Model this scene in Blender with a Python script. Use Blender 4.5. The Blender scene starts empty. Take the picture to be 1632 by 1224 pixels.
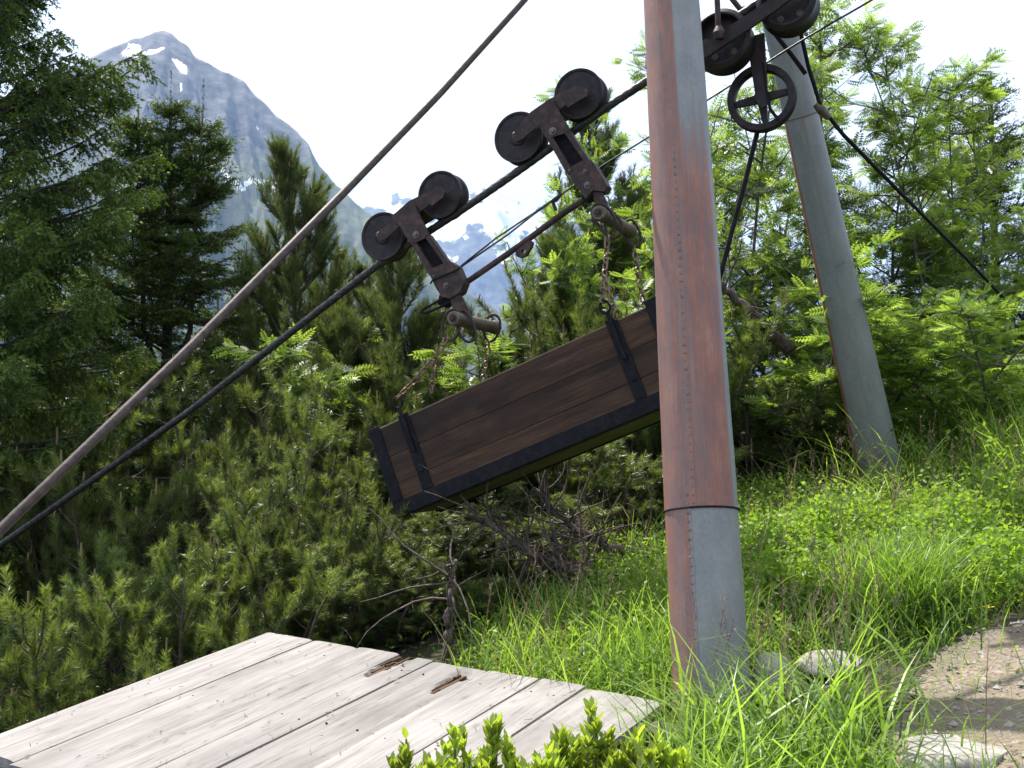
import bpy, bmesh, math, random
import numpy as np
from mathutils import Matrix, Vector

SC = bpy.context.scene
COL = SC.collection
R_ = math.radians

# ------------------------------------------------------------------ camera
F = 1750.0                                   # focal length in photograph pixels (1632 wide)
PITCH = math.atan(88.0 / F)
CAM = np.array([0.0, 0.0, 1.6])
FW = np.array([0, math.cos(PITCH), math.sin(PITCH)])
UP = np.array([0, -math.sin(PITCH), math.cos(PITCH)])
RT = np.array([1.0, 0, 0])
cam = bpy.data.cameras.new('camera')
cam.sensor_width = 36.0
cam.lens = F / 1632.0 * 36.0
cam.clip_start = 0.05
cam.clip_end = 60000.0
camo = bpy.data.objects.new('camera', cam)
camo.location = CAM
camo.rotation_euler = (math.pi / 2 + PITCH, 0, 0)
COL.objects.link(camo)
SC.camera = camo

# ------------------------------------------------------------------ light
SUN = np.array([-0.36, 0.47, 1.02]); SUN /= np.linalg.norm(SUN)
ELEV = math.asin(SUN[2])
AZ = math.atan2(SUN[0], SUN[1])              # clockwise from +Y
w = bpy.data.worlds.new('World'); SC.world = w; w.use_nodes = True
nt = w.node_tree; nt.nodes.clear()
wo = nt.nodes.new('ShaderNodeOutputWorld'); bg = nt.nodes.new('ShaderNodeBackground')
sk = nt.nodes.new('ShaderNodeTexSky'); sk.sky_type = 'NISHITA'; sk.sun_disc = False
sk.sun_elevation = ELEV; sk.sun_rotation = AZ
sk.altitude = 1800; sk.air_density = 1.0; sk.dust_density = 2.5; sk.ozone_density = 1.0
bg.inputs['Strength'].default_value = 0.15
# thin bright veil of cloud over the whole sky
wc = nt.nodes.new('ShaderNodeTexCoord'); wm = nt.nodes.new('ShaderNodeMapping'); wm.inputs['Scale'].default_value = (1.0, 1.0, 2.6)
wn = nt.nodes.new('ShaderNodeTexNoise'); wn.inputs['Scale'].default_value = 1.7; wn.inputs['Detail'].default_value = 7; wn.inputs['Roughness'].default_value = 0.55
wr = nt.nodes.new('ShaderNodeMapRange'); wr.inputs['From Min'].default_value = 0.34; wr.inputs['From Max'].default_value = 0.60; wr.inputs['To Min'].default_value = 0.45; wr.inputs['To Max'].default_value = 0.97
wx = nt.nodes.new('ShaderNodeMix'); wx.data_type = 'RGBA'; wx.inputs[7].default_value = (5.1, 5.2, 5.35, 1)
nt.links.new(wc.outputs['Generated'], wm.inputs[0]); nt.links.new(wm.outputs[0], wn.inputs['Vector']); nt.links.new(wn.outputs['Fac'], wr.inputs[0])
nt.links.new(wr.outputs[0], wx.inputs[0]); nt.links.new(sk.outputs[0], wx.inputs[6])
nt.links.new(wx.outputs[2], bg.inputs['Color']); nt.links.new(bg.outputs[0], wo.inputs['Surface'])
sl = bpy.data.lights.new('sun', 'SUN'); sl.energy = 5.0; sl.angle = R_(0.53); sl.color = (1.0, 0.955, 0.88)
so = bpy.data.objects.new('sun', sl); COL.objects.link(so)
so.location = (0, 0, 30)
so.rotation_euler = Vector(SUN).to_track_quat('Z', 'Y').to_euler()
SC.view_settings.view_transform = 'Standard'
try: SC.view_settings.look = 'None'
except Exception: pass
SC.view_settings.exposure = 1.12
SC.view_settings.gamma = 1.0
SC.view_settings.use_curve_mapping = False
SC.cycles.use_denoising = True
SC.cycles.max_bounces = 5
SC.cycles.diffuse_bounces = 3
SC.cycles.glossy_bounces = 2
SC.cycles.debug_use_spatial_splits = True
SC.cycles.transmission_bounces = 4
SC.cycles.volume_bounces = 0
SC.cycles.sample_clamp_indirect = 6.0

# ------------------------------------------------------------------ pixel -> place
def ray(px, py): return FW + RT * ((px - 816) / F) + UP * ((612 - py) / F)
def at(px, py, d): return CAM + ray(px, py) * d
S0 = np.array([1.19, 5.3, 0.0])              # the cable's vertical plane passes here
TH = R_(23.5)
UU = np.array([math.cos(TH), -math.sin(TH), 0.0])   # along the cable, uphill, seen from above
AA = np.array([math.sin(TH), math.cos(TH), 0.0])    # across it, away from the camera
ZZ = np.array([0, 0, 1.0])
def onp(px, py, off=0.0):
    r = ray(px, py)
    return CAM + r * (((S0 - CAM) @ AA + off) / (r @ AA))

# ------------------------------------------------------------------ noise
def _hash(ix, iy, seed):
    n = (ix.astype(np.int64) * 374761393 + iy.astype(np.int64) * 668265263 + seed * 1442695041) & 0xffffffff
    n = ((n ^ (n >> 13)) * 1274126177) & 0xffffffff
    n = (n ^ (n >> 16)) & 0xffff
    return n / 65535.0
def vnoise(x, y, seed=0):
    x = np.asarray(x, float); y = np.asarray(y, float)
    ix = np.floor(x); iy = np.floor(y); fx = x - ix; fy = y - iy
    fx = fx * fx * fx * (fx * (fx * 6 - 15) + 10); fy = fy * fy * fy * (fy * (fy * 6 - 15) + 10)
    a = _hash(ix, iy, seed); b = _hash(ix + 1, iy, seed); c = _hash(ix, iy + 1, seed); d = _hash(ix + 1, iy + 1, seed)
    return (a + (b - a) * fx) * (1 - fy) + (c + (d - c) * fx) * fy
def fbm(x, y, seed=0, oct=5, ridged=False):
    s = 0; amp = 0.5; fr = 1.0; tot = 0
    for o in range(oct):
        v = vnoise(np.asarray(x) * fr + 17.3 * o, np.asarray(y) * fr + 9.1 * o, seed + o)
        if ridged: v = 1 - np.abs(2 * v - 1)
        s = s + v * amp; tot += amp; amp *= 0.5; fr *= 2.03
    return s / tot

# ------------------------------------------------------------------ ground shape
def sstep(a, b, x):
    t = np.clip((np.asarray(x, float) - a) / (b - a), 0, 1); return t * t * (3 - 2 * t)
def ground(x, y):
    x = np.asarray(x, float); y = np.asarray(y, float)
    xc = np.where(x > 6, 6 + (x - 6) * 0.35, x)
    near = 0.245 * xc + 0.098 * np.minimum(y, 9.0)
    lx = np.maximum(0, -x - 0.7)
    near = near - 0.22 * np.minimum(lx, 4) ** 1.25 - 0.12 * np.maximum(lx - 4, 0)
    near = near - 0.16 * np.maximum(0, y - 9.0) * sstep(6, -2, x) - 0.10 * np.maximum(0, y - 10.5)
    near = near + 0.05 * (fbm(x * 0.9 + 5, y * 0.9, 3, 3) - 0.5) + 0.10 * (fbm(x * 0.35, y * 0.35, 8, 2) - 0.5)
    r = np.hypot(x, y)
    far = -430 + 60 * (fbm(x / 700, y / 700, 21, 4) - 0.5)
    t = sstep(25, 900, r)
    drop = -0.42 * (np.maximum(r, 25) - 25)
    near = np.clip(near, -8, 8) * 1.0
    return near + np.maximum(drop, far) * sstep(20, 60, r) * (np.clip(t * 1.0 + 1, 1, 1))
def gpx(px, py):
    r = ray(px, py); d = 1.0
    for i in range(4000):
        p = CAM + r * d
        if p[2] < float(ground(p[0], p[1])): break
        d += 0.005
    return CAM + r * d

# ------------------------------------------------------------------ mesh helpers
class MB:
    def __init__(s): s.v = []; s.f = []; s.n = 0
    def add(s, v, f):
        v = np.asarray(v, float); s.v.append(v); s.f += [[i + s.n for i in q] for q in f]; s.n += len(v); return s
    def prism(s, poly, ext):
        P = np.asarray(poly, float); n = len(P); ext = np.asarray(ext, float)
        nn = np.zeros(3)
        for i in range(n): nn += np.cross(P[i] - P[0], P[(i + 1) % n] - P[0])
        if nn @ ext > 0: P = P[::-1]
        v = np.vstack([P, P + ext])
        f = [list(range(n)), list(range(2 * n - 1, n - 1, -1))]
        f += [[(i + 1) % n, i, i + n, (i + 1) % n + n] for i in range(n)]
        return s.add(v, f)
    def box(s, lo, hi, ch=0.0, M=None):
        lo = np.asarray(lo, float); hi = np.asarray(hi, float)
        if ch > 0:
            bm = bmesh.new(); bmesh.ops.create_cube(bm, size=1.0)
            for q in bm.verts:
                q.co = Vector((lo + hi) / 2 + np.array(q.co) * (hi - lo))
            bmesh.ops.bevel(bm, geom=list(bm.edges), offset=ch, segments=1, affect='EDGES', profile=0.5)
            bm.verts.index_update()
            v = np.array([q.co[:] for q in bm.verts]); f = [[q.index for q in fc.verts] for fc in bm.faces]; bm.free()
        else:
            v = np.array([[(lo, hi)[i][0], (lo, hi)[j][1], (lo, hi)[k][2]] for i in (0, 1) for j in (0, 1) for k in (0, 1)])
            f = [[0, 1, 3, 2], [4, 6, 7, 5], [0, 4, 5, 1], [2, 3, 7, 6], [0, 2, 6, 4], [1, 5, 7, 3]]
        if M is not None: v = v @ M[:3, :3].T + M[:3, 3]
        return s.add(v, f)
    def tube(s, pts, r, n=8, closed=False, cap=True):
        P = np.asarray(pts, float); m = len(P)
        rr = np.broadcast_to(np.asarray(r, float), (m,))
        if closed: T = np.roll(P, -1, 0) - np.roll(P, 1, 0)
        else: T = np.gradient(P, axis=0)
        T = T / (np.linalg.norm(T, axis=1, keepdims=True) + 1e-12)
        ref = np.array([0, 0, 1.0]) if abs(T[0][2]) < 0.9 else np.array([1.0, 0, 0])
        N = np.zeros_like(P); e = np.cross(T[0], ref); e /= np.linalg.norm(e)
        for i in range(m):
            e = e - T[i] * (e @ T[i]); e /= np.linalg.norm(e) + 1e-12; N[i] = e
        B = np.cross(T, N)
        a = np.arange(n) * 2 * math.pi / n
        v = (P[:, None] + rr[:, None, None] * (np.cos(a)[None, :, None] * N[:, None] + np.sin(a)[None, :, None] * B[:, None])).reshape(-1, 3)
        f = []
        for i in range(m if closed else m - 1):
            j = (i + 1) % m
            for k in range(n):
                l = (k + 1) % n
                f.append([i * n + k, i * n + l, j * n + l, j * n + k])
        if cap and not closed: f += [list(range(n))[::-1], [(m - 1) * n + k for k in range(n)]]
        return s.add(v, f)
    def lathe(s, c, axis, prof, n=32):
        # prof: list of (along axis, radius); closed surface when first/last radius is 0
        c = np.asarray(c, float); ax = np.asarray(axis, float); ax = ax / np.linalg.norm(ax)
        ref = np.array([0, 0, 1.0]) if abs(ax[2]) < 0.9 else np.array([1.0, 0, 0])
        e1 = np.cross(ax, ref); e1 /= np.linalg.norm(e1); e2 = np.cross(ax, e1)
        a = np.arange(n) * 2 * math.pi / n
        ring = np.cos(a)[:, None] * e1 + np.sin(a)[:, None] * e2
        v = []; idx = []
        cnt = 0
        for (h, r) in prof:
            if r < 1e-9: v.append((c + ax * h)[None]); idx.append([cnt]); cnt += 1
            else: v.append(c + ax * h + ring * r); idx.append(list(range(cnt, cnt + n))); cnt += n
        f = []
        for i in range(len(prof) - 1):
            A, B = idx[i], idx[i + 1]
            for k in range(n):
                l = (k + 1) % n
                if len(A) == 1 and len(B) == 1: continue
                if len(A) == 1: f.append([A[0], B[l], B[k]])
                elif len(B) == 1: f.append([A[k], A[l], B[0]])
                else: f.append([A[k], A[l], B[l], B[k]])
        return s.add(np.vstack(v), f)
    def data(s): return np.vstack(s.v), s.f

ORG = {}
def link_mesh(name, verts, faces, mat, smooth=None, tint=None, uv=None):
    me = bpy.data.meshes.new(name)
    me.from_pydata(np.asarray(verts).tolist(), [], faces)
    if smooth is not None:
        me.polygons.foreach_set('use_smooth', [True] * len(me.polygons))
        me.set_sharp_from_angle(angle=R_(smooth))
    if mat: me.materials.append(mat)
    me.update()
    return me
def fast_mesh(name, V, K, mat, tint=None, smooth=False, attrs=None):
    """V (N,k,3): N faces of k own vertices each"""
    N = V.shape[0]
    me = bpy.data.meshes.new(name)
    me.vertices.add(N * K); me.vertices.foreach_set('co', V.astype(np.float32).ravel())
    me.loops.add(N * K); me.loops.foreach_set('vertex_index', np.arange(N * K, dtype=np.int32))
    me.polygons.add(N); me.polygons.foreach_set('loop_start', np.arange(0, N * K, K, dtype=np.int32))
    if tint is not None:
        a = me.attributes.new('tint', 'FLOAT', 'POINT')
        a.data.foreach_set('value', np.repeat(tint.astype(np.float32), K) if tint.shape[0] == N else tint.astype(np.float32).ravel())
    if mat: me.materials.append(mat)
    me.update(calc_edges=True)
    return me
def obj(name, me, parent=None):
    o = bpy.data.objects.new(name, me); COL.objects.link(o)
    if parent is not None: o.parent = parent
    return o
def part(name, mb, mat, parent, smooth=40, local=False):
    v, f = mb.data()
    if not local: v = v - ORG.get(parent, np.zeros(3))
    o = obj(name, link_mesh(name, v, f, mat, smooth), parent)
    ORG[o] = ORG.get(parent, np.zeros(3))
    return o
def tag(o, label, cat, group=None):
    o['label'] = label; o['category'] = cat
    if group: o['group'] = group
    return o
def thing(name, label, cat, loc=(0, 0, 0), group=None):
    o = bpy.data.objects.new(name, None); COL.objects.link(o)
    o.empty_display_size = 0.1
    o.location = tuple(float(q) for q in loc); ORG[o] = np.asarray(loc, float)
    return tag(o, label, cat, group)
def struct(o): o['kind'] = 'structure'; return o
def dup(root, loc, rz=0.0, sc=1.0, label=None, cat=None, group=None):
    r = root.copy(); COL.objects.link(r)
    r.location = tuple(float(q) for q in loc); r.rotation_euler = (0, 0, rz); r.scale = (sc,) * 3 if np.isscalar(sc) else sc
    if label: r['label'] = label
    if cat: r['category'] = cat
    if group: r['group'] = group
    for c in root.children:
        d = c.copy(); COL.objects.link(d); d.parent = r
        for g in c.children:
            h = g.copy(); COL.objects.link(h); h.parent = d
    return r

# ------------------------------------------------------------------ materials
def new_mat(name):
    m = bpy.data.materials.new(name); m.use_nodes = True
    n = m.node_tree; n.nodes.clear()
    out = n.nodes.new('ShaderNodeOutputMaterial')
    return m, n, out
def nd(n, t, **kw):
    x = n.nodes.new(t)
    for k, v in kw.items(): setattr(x, k, v)
    return x
def setin(x, **kw):
    for k, v in kw.items(): x.inputs[k].default_value = v
    return x
def lk(n, a, b): n.links.new(a, b)
def ramp(n, fac, stops):
    r = nd(n, 'ShaderNodeValToRGB'); cr = r.color_ramp
    while len(cr.elements) > 1: cr.elements.remove(cr.elements[-1])
    cr.elements[0].position = stops[0][0]; cr.elements[0].color = (*stops[0][1], 1)
    for p, c in stops[1:]:
        e = cr.elements.new(p); e.color = (*c, 1)
    lk(n, fac, r.inputs['Fac']); return r.outputs['Color']
def mixc(n, fac, a, b, mode='MIX'):
    m = nd(n, 'ShaderNodeMix', data_type='RGBA', blend_type=mode)
    for s, v in ((0, fac), (6, a), (7, b)):
        if hasattr(v, 'links'): lk(n, v, m.inputs[s])
        else: m.inputs[s].default_value = v if not isinstance(v, tuple) else (*v, 1)[:4]
    return m.outputs[2]
def noise(n, vec, scale, detail=4, rough=0.55):
    t = nd(n, 'ShaderNodeTexNoise'); setin(t, Scale=scale, Detail=detail, Roughness=rough)
    if vec is not None: lk(n, vec, t.inputs['Vector'])
    return t.outputs['Fac']
def mapping(n, vec, scale=(1, 1, 1), loc=(0, 0, 0)):
    m = nd(n, 'ShaderNodeMapping'); m.inputs['Scale'].default_value = scale; m.inputs['Location'].default_value = loc
    lk(n, vec, m.inputs['Vector']); return m.outputs[0]
def objcoord(n, vary=True):
    t = nd(n, 'ShaderNodeTexCoord'); v = t.outputs['Object']
    if vary:
        oi = nd(n, 'ShaderNodeObjectInfo')
        mu = nd(n, 'ShaderNodeMath', operation='MULTIPLY'); mu.inputs[1].default_value = 37.0
        lk(n, oi.outputs['Random'], mu.inputs[0])
        ad = nd(n, 'ShaderNodeVectorMath', operation='ADD'); lk(n, v, ad.inputs[0]); lk(n, mu.outputs[0], ad.inputs[1])
        v = ad.outputs[0]
    return v
def bump(n, h, strength=0.3, dist=0.01):
    b = nd(n, 'ShaderNodeBump'); b.inputs['Strength'].default_value = strength; b.inputs['Distance'].default_value = dist
    lk(n, h, b.inputs['Height']); return b.outputs['Normal']

def metal_mat(name, cols, rough=0.6, metallic=0.3, scale=30, bmp=0.25, spec=0.4):
    m, n, out = new_mat(name); p = nd(n, 'ShaderNodeBsdfPrincipled')
    v = objcoord(n)
    f1 = noise(n, v, scale, 6, 0.65)
    c = ramp(n, f1, [(0.3 + 0.4 * i / max(1, len(cols) - 1), q) for i, q in enumerate(cols)])
    lk(n, c, p.inputs['Base Color']); setin(p, Roughness=rough, Metallic=metallic); p.inputs['Specular IOR Level'].default_value = spec
    f2 = noise(n, v, scale * 4, 4)
    lk(n, bump(n, f2, bmp, 0.004), p.inputs['Normal'])
    lk(n, p.outputs[0], out.inputs[0]); return m
M_IRON = metal_mat('rusty_iron', [(0.016, 0.010, 0.010), (0.042, 0.023, 0.020), (0.10, 0.050, 0.036)], 0.6, 0.15, 22)
M_WHEEL = metal_mat('wheel_iron', [(0.010, 0.009, 0.010), (0.022, 0.018, 0.018), (0.05, 0.03, 0.025)], 0.5, 0.4, 25)
M_DARKIRON = metal_mat('dark_iron', [(0.010, 0.008, 0.009), (0.024, 0.016, 0.016), (0.05, 0.028, 0.024)], 0.65, 0.1, 22)
M_BLACK = metal_mat('black_iron', [(0.006, 0.006, 0.008), (0.010, 0.010, 0.013), (0.022, 0.018, 0.018)], 0.7, 0.0, 30, spec=0.15)
M_BAR = metal_mat('bar_iron', [(0.045, 0.035, 0.03), (0.12, 0.095, 0.07), (0.17, 0.13, 0.085)], 0.5, 0.4, 26)
M_CHAIN = metal_mat('chain_steel', [(0.10, 0.05, 0.03), (0.20, 0.12, 0.08), (0.30, 0.24, 0.2)], 0.4, 0.6, 60)
M_CABLEB = metal_mat('brown_cable', [(0.030, 0.021, 0.018), (0.065, 0.045, 0.038), (0.10, 0.074, 0.064)], 0.55, 0.2, 40)
M_CABLE = metal_mat('dark_cable', [(0.012, 0.012, 0.013), (0.035, 0.032, 0.032), (0.08, 0.075, 0.075)], 0.4, 0.3, 40)
M_BOLT = metal_mat('worn_bolt', [(0.08, 0.06, 0.05), (0.2, 0.17, 0.15)], 0.4, 0.6, 50)

def wood_mat(name, cols, rough=0.8, grain=(1.2, 26, 26), bmp=0.4, stain=None, stain_scale=3.0, knots=None):
    m, n, out = new_mat(name); p = nd(n, 'ShaderNodeBsdfPrincipled')
    v = objcoord(n)
    g1 = noise(n, mapping(n, v, grain), 2.2, 6, 0.62)
    g2 = noise(n, mapping(n, v, (grain[0] * 2.5, grain[1] * 5, grain[2] * 5)), 2.5, 3, 0.6)
    mm = nd(n, 'ShaderNodeMath', operation='MULTIPLY_ADD'); mm.inputs[1].default_value = 0.4; lk(n, g2, mm.inputs[0])
    m2 = nd(n, 'ShaderNodeMath', operation='MULTIPLY'); m2.inputs[1].default_value = 0.6; lk(n, g1, m2.inputs[0]); lk(n, m2.outputs[0], mm.inputs[2])
    c = ramp(n, mm.outputs[0], [(0.32 + 0.36 * i / max(1, len(cols) - 1), q) for i, q in enumerate(cols)])
    if stain:
        b = noise(n, mapping(n, v, (0.6, 1.4, 1.4)), stain_scale, 4, 0.6)
        r = ramp(n, b, [(0.45, (0, 0, 0)), (0.68, (1, 1, 1))])
        c = mixc(n, r, c, stain)
    if knots:
        ck = noise(n, mapping(n, v, (0.9, 30, 30)), 1.6, 3, 0.5)
        band = ramp(n, ck, [(0.485, (0, 0, 0)), (0.498, (0.8, 0.8, 0.8)), (0.502, (0.8, 0.8, 0.8)), (0.515, (0, 0, 0))])
        gate = ramp(n, noise(n, mapping(n, v, (1.1, 5, 5)), 2.0, 3, 0.5), [(0.5, (0, 0, 0)), (0.6, (1, 1, 1))])
        c = mixc(n, mixc(n, 1.0, band, gate, 'MULTIPLY'), c, (0.06, 0.05, 0.043))
        vo = nd(n, 'ShaderNodeTexVoronoi'); vo.inputs['Scale'].default_value = 2.4; vo.inputs['Randomness'].default_value = 1.0
        lk(n, mapping(n, v, (1.3, 3.0, 0.0)), vo.inputs['Vector'])
        kn = ramp(n, vo.outputs['Distance'], [(0.0, (0.6, 0.6, 0.6)), (0.04, (0.45, 0.45, 0.45)), (0.08, (0.15, 0.15, 0.15)), (0.14, (0, 0, 0))])
        c = mixc(n, kn, c, (0.10, 0.075, 0.058))
    oi = nd(n, 'ShaderNodeObjectInfo')
    mr = nd(n, 'ShaderNodeMapRange'); setin(mr, **{'To Min': 0.82, 'To Max': 1.1}); lk(n, oi.outputs['Random'], mr.inputs[0])
    c = mixc(n, 1.0, c, mr.outputs[0], 'MULTIPLY')
    lk(n, c, p.inputs['Base Color']); setin(p, Roughness=rough)
    p.inputs['Specular IOR Level'].default_value = 0.25
    lk(n, bump(n, mm.outputs[0], bmp, 0.006), p.inputs['Normal'])
    lk(n, p.outputs[0], out.inputs[0]); return m
M_DECK = wood_mat('weathered_boards', [(0.17, 0.15, 0.136), (0.28, 0.258, 0.240), (0.35, 0.328, 0.310)], 0.8, (1.0, 13, 13), 0.45, (0.19, 0.172, 0.16), 2.8, knots=True)
M_ROT = wood_mat('rotten_wood', [(0.03, 0.018, 0.011), (0.09, 0.055, 0.034), (0.17, 0.12, 0.08)], 0.9, (2, 30, 30), 1.0)
M_BOXW = wood_mat('dark_box_boards', [(0.018, 0.010, 0.006), (0.056, 0.030, 0.018), (0.115, 0.064, 0.038)], 0.75, (1.0, 14, 14), 0.5, (0.018, 0.012, 0.010), 3.2)
M_BOXEDGE = wood_mat('sunlit_box_rim', [(0.15, 0.10, 0.07), (0.3, 0.22, 0.16)], 0.8, (1.3, 22, 22), 0.5)  # paler wood tone paints the sunlight on the box's top edge
M_MOSSW = wood_mat('mossy_bottom_boards', [(0.03, 0.028, 0.009), (0.095, 0.082, 0.024), (0.16, 0.13, 0.045)], 0.85, (1.3, 18, 18), 0.5, (0.05, 0.055, 0.012), 4.0)
M_BEAM = wood_mat('dark_beam', [(0.05, 0.04, 0.034), (0.12, 0.10, 0.085)], 0.85, (1, 14, 14), 0.5)

def bark_mat(name, a, b, c):
    m, n, out = new_mat(name); p = nd(n, 'ShaderNodeBsdfPrincipled')
    v = objcoord(n)
    f = noise(n, mapping(n, v, (1, 1, 0.35)), 45, 5, 0.65)
    lk(n, ramp(n, f, [(0.3, a), (0.5, b), (0.7, c)]), p.inputs['Base Color']); setin(p, Roughness=0.9)
    lk(n, bump(n, f, 0.8, 0.01), p.inputs['Normal']); lk(n, p.outputs[0], out.inputs[0]); return m
M_BARK = bark_mat('pine_bark', (0.035, 0.025, 0.02), (0.09, 0.065, 0.052), (0.19, 0.15, 0.12))
M_BARKD = bark_mat('spruce_bark', (0.02, 0.015, 0.012), (0.05, 0.038, 0.03), (0.10, 0.08, 0.065))
M_BARKR = bark_mat('rowan_bark', (0.05, 0.042, 0.033), (0.10, 0.085, 0.066), (0.2, 0.18, 0.15))

def leaf_mat(name, dark, light, tr, trans=0.35, rough=0.5, spec=0.3, vary=0.25, patch=None):
    m, n, out = new_mat(name); p = nd(n, 'ShaderNodeBsdfPrincipled')
    at_ = nd(n, 'ShaderNodeAttribute', attribute_name='tint')
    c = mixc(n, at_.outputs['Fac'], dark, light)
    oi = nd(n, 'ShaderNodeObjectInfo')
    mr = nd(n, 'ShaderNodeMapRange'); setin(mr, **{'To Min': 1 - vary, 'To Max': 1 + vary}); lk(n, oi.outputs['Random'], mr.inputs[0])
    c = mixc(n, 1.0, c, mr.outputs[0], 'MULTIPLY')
    lk(n, c, p.inputs['Base Color']); setin(p, Roughness=rough); p.inputs['Specular IOR Level'].default_value = spec
    t = nd(n, 'ShaderNodeBsdfTranslucent')
    tc = mixc(n, 1.0, c, (*tr, 1), 'MULTIPLY'); lk(n, tc, t.inputs['Color'])
    ms = nd(n, 'ShaderNodeMixShader'); ms.inputs[0].default_value = trans
    lk(n, p.outputs[0], ms.inputs[1]); lk(n, t.outputs[0], ms.inputs[2]); lk(n, ms.outputs[0], out.inputs[0]); return m
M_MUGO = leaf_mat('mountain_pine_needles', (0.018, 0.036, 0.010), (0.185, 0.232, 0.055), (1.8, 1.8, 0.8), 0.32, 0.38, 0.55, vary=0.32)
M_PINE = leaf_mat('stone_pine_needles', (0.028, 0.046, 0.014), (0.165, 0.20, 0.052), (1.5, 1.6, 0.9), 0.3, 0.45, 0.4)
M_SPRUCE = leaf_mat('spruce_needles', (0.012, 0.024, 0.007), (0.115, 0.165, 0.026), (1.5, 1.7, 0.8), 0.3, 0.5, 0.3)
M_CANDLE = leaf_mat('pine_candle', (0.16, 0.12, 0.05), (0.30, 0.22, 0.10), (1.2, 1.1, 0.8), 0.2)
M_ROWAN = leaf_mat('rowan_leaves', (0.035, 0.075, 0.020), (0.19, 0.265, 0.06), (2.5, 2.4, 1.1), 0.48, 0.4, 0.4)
M_GRASS = leaf_mat('grass_blades', (0.055, 0.110, 0.018), (0.235, 0.335, 0.075), (1.95, 2.05, 0.8), 0.45, 0.4, 0.45)
M_STRAW = leaf_mat('straw_blades', (0.20, 0.15, 0.07), (0.42, 0.35, 0.19), (1.3, 1.2, 0.9), 0.3, 0.5, 0.3)
M_SEED = leaf_mat('seed_heads', (0.09, 0.055, 0.045), (0.24, 0.17, 0.12), (1.2, 1.1, 1.0), 0.2, 0.7, 0.2)
M_BILB = leaf_mat('bilberry_leaves', (0.052, 0.110, 0.014), (0.225, 0.33, 0.055), (2.1, 2.15, 0.85), 0.45, 0.45, 0.35)
M_ROSE = leaf_mat('alpine_rose_leaves', (0.10, 0.165, 0.02), (0.33, 0.42, 0.07), (2.0, 1.9, 0.7), 0.45, 0.35, 0.5)

def ground_mat():
    m, n, out = new_mat('ground_soil'); p = nd(n, 'ShaderNodeBsdfPrincipled')
    tc = nd(n, 'ShaderNodeTexCoord'); v = tc.outputs['Object']
    a = noise(n, v, 3.0, 8, 0.7)
    near = ramp(n, a, [(0.35, (0.022, 0.016, 0.010)), (0.5, (0.045, 0.038, 0.018)), (0.68, (0.045, 0.065, 0.02))])
    b = noise(n, v, 0.02, 8, 0.65)
    far = ramp(n, b, [(0.35, (0.018, 0.035, 0.016)), (0.55, (0.05, 0.08, 0.03)), (0.7, (0.10, 0.12, 0.05))])
    ln = nd(n, 'ShaderNodeVectorMath', operation='LENGTH'); lk(n, v, ln.inputs[0])
    mr = nd(n, 'ShaderNodeMapRange'); setin(mr, **{'From Min': 18.0, 'From Max': 60.0}); lk(n, ln.outputs['Value'], mr.inputs[0])
    lk(n, mixc(n, mr.outputs[0], near, far), p.inputs['Base Color']); setin(p, Roughness=0.95)
    lk(n, bump(n, a, 0.6, 0.03), p.inputs['Normal']); lk(n, p.outputs[0], out.inputs[0]); return m
M_GROUND = ground_mat()
def gravel_mat():
    m, n, out = new_mat('path_gravel'); p = nd(n, 'ShaderNodeBsdfPrincipled')
    tc = nd(n, 'ShaderNodeTexCoord'); v = tc.outputs['Object']
    a = noise(n, v, 60, 5, 0.7); b = noise(n, v, 4, 5, 0.6)
    c = ramp(n, a, [(0.32, (0.115, 0.085, 0.06)), (0.5, (0.235, 0.185, 0.14)), (0.66, (0.38, 0.32, 0.26))])
    r = ramp(n, b, [(0.42, (0, 0, 0)), (0.62, (1, 1, 1))])
    c = mixc(n, r, c, (0.20, 0.17, 0.12))
    lk(n, c, p.inputs['Base Color']); setin(p, Roughness=1.0); p.inputs['Specular IOR Level'].default_value = 0.05
    lk(n, bump(n, a, 0.8, 0.012), p.inputs['Normal']); lk(n, p.outputs[0], out.inputs[0]); return m
M_GRAVEL = gravel_mat()
def stone_mat(name, a, b, c):
    m, n, out = new_mat(name); p = nd(n, 'ShaderNodeBsdfPrincipled')
    v = objcoord(n); f = noise(n, v, 14, 7, 0.65); g = noise(n, v, 90, 3, 0.6)
    col = mixc(n, 0.35, ramp(n, f, [(0.32, a), (0.5, b), (0.68, c)]), ramp(n, g, [(0.35, a), (0.65, c)]))
    lk(n, col, p.inputs['Base Color']); setin(p, Roughness=0.85)
    lk(n, bump(n, f, 0.6, 0.02), p.inputs['Normal']); lk(n, p.outputs[0], out.inputs[0]); return m
M_STONE = stone_mat('pale_stone', (0.17, 0.145, 0.12), (0.33, 0.30, 0.265), (0.47, 0.44, 0.405))
M_STONED = stone_mat('grey_stone', (0.10, 0.09, 0.085), (0.2, 0.185, 0.175), (0.34, 0.32, 0.3))

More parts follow.
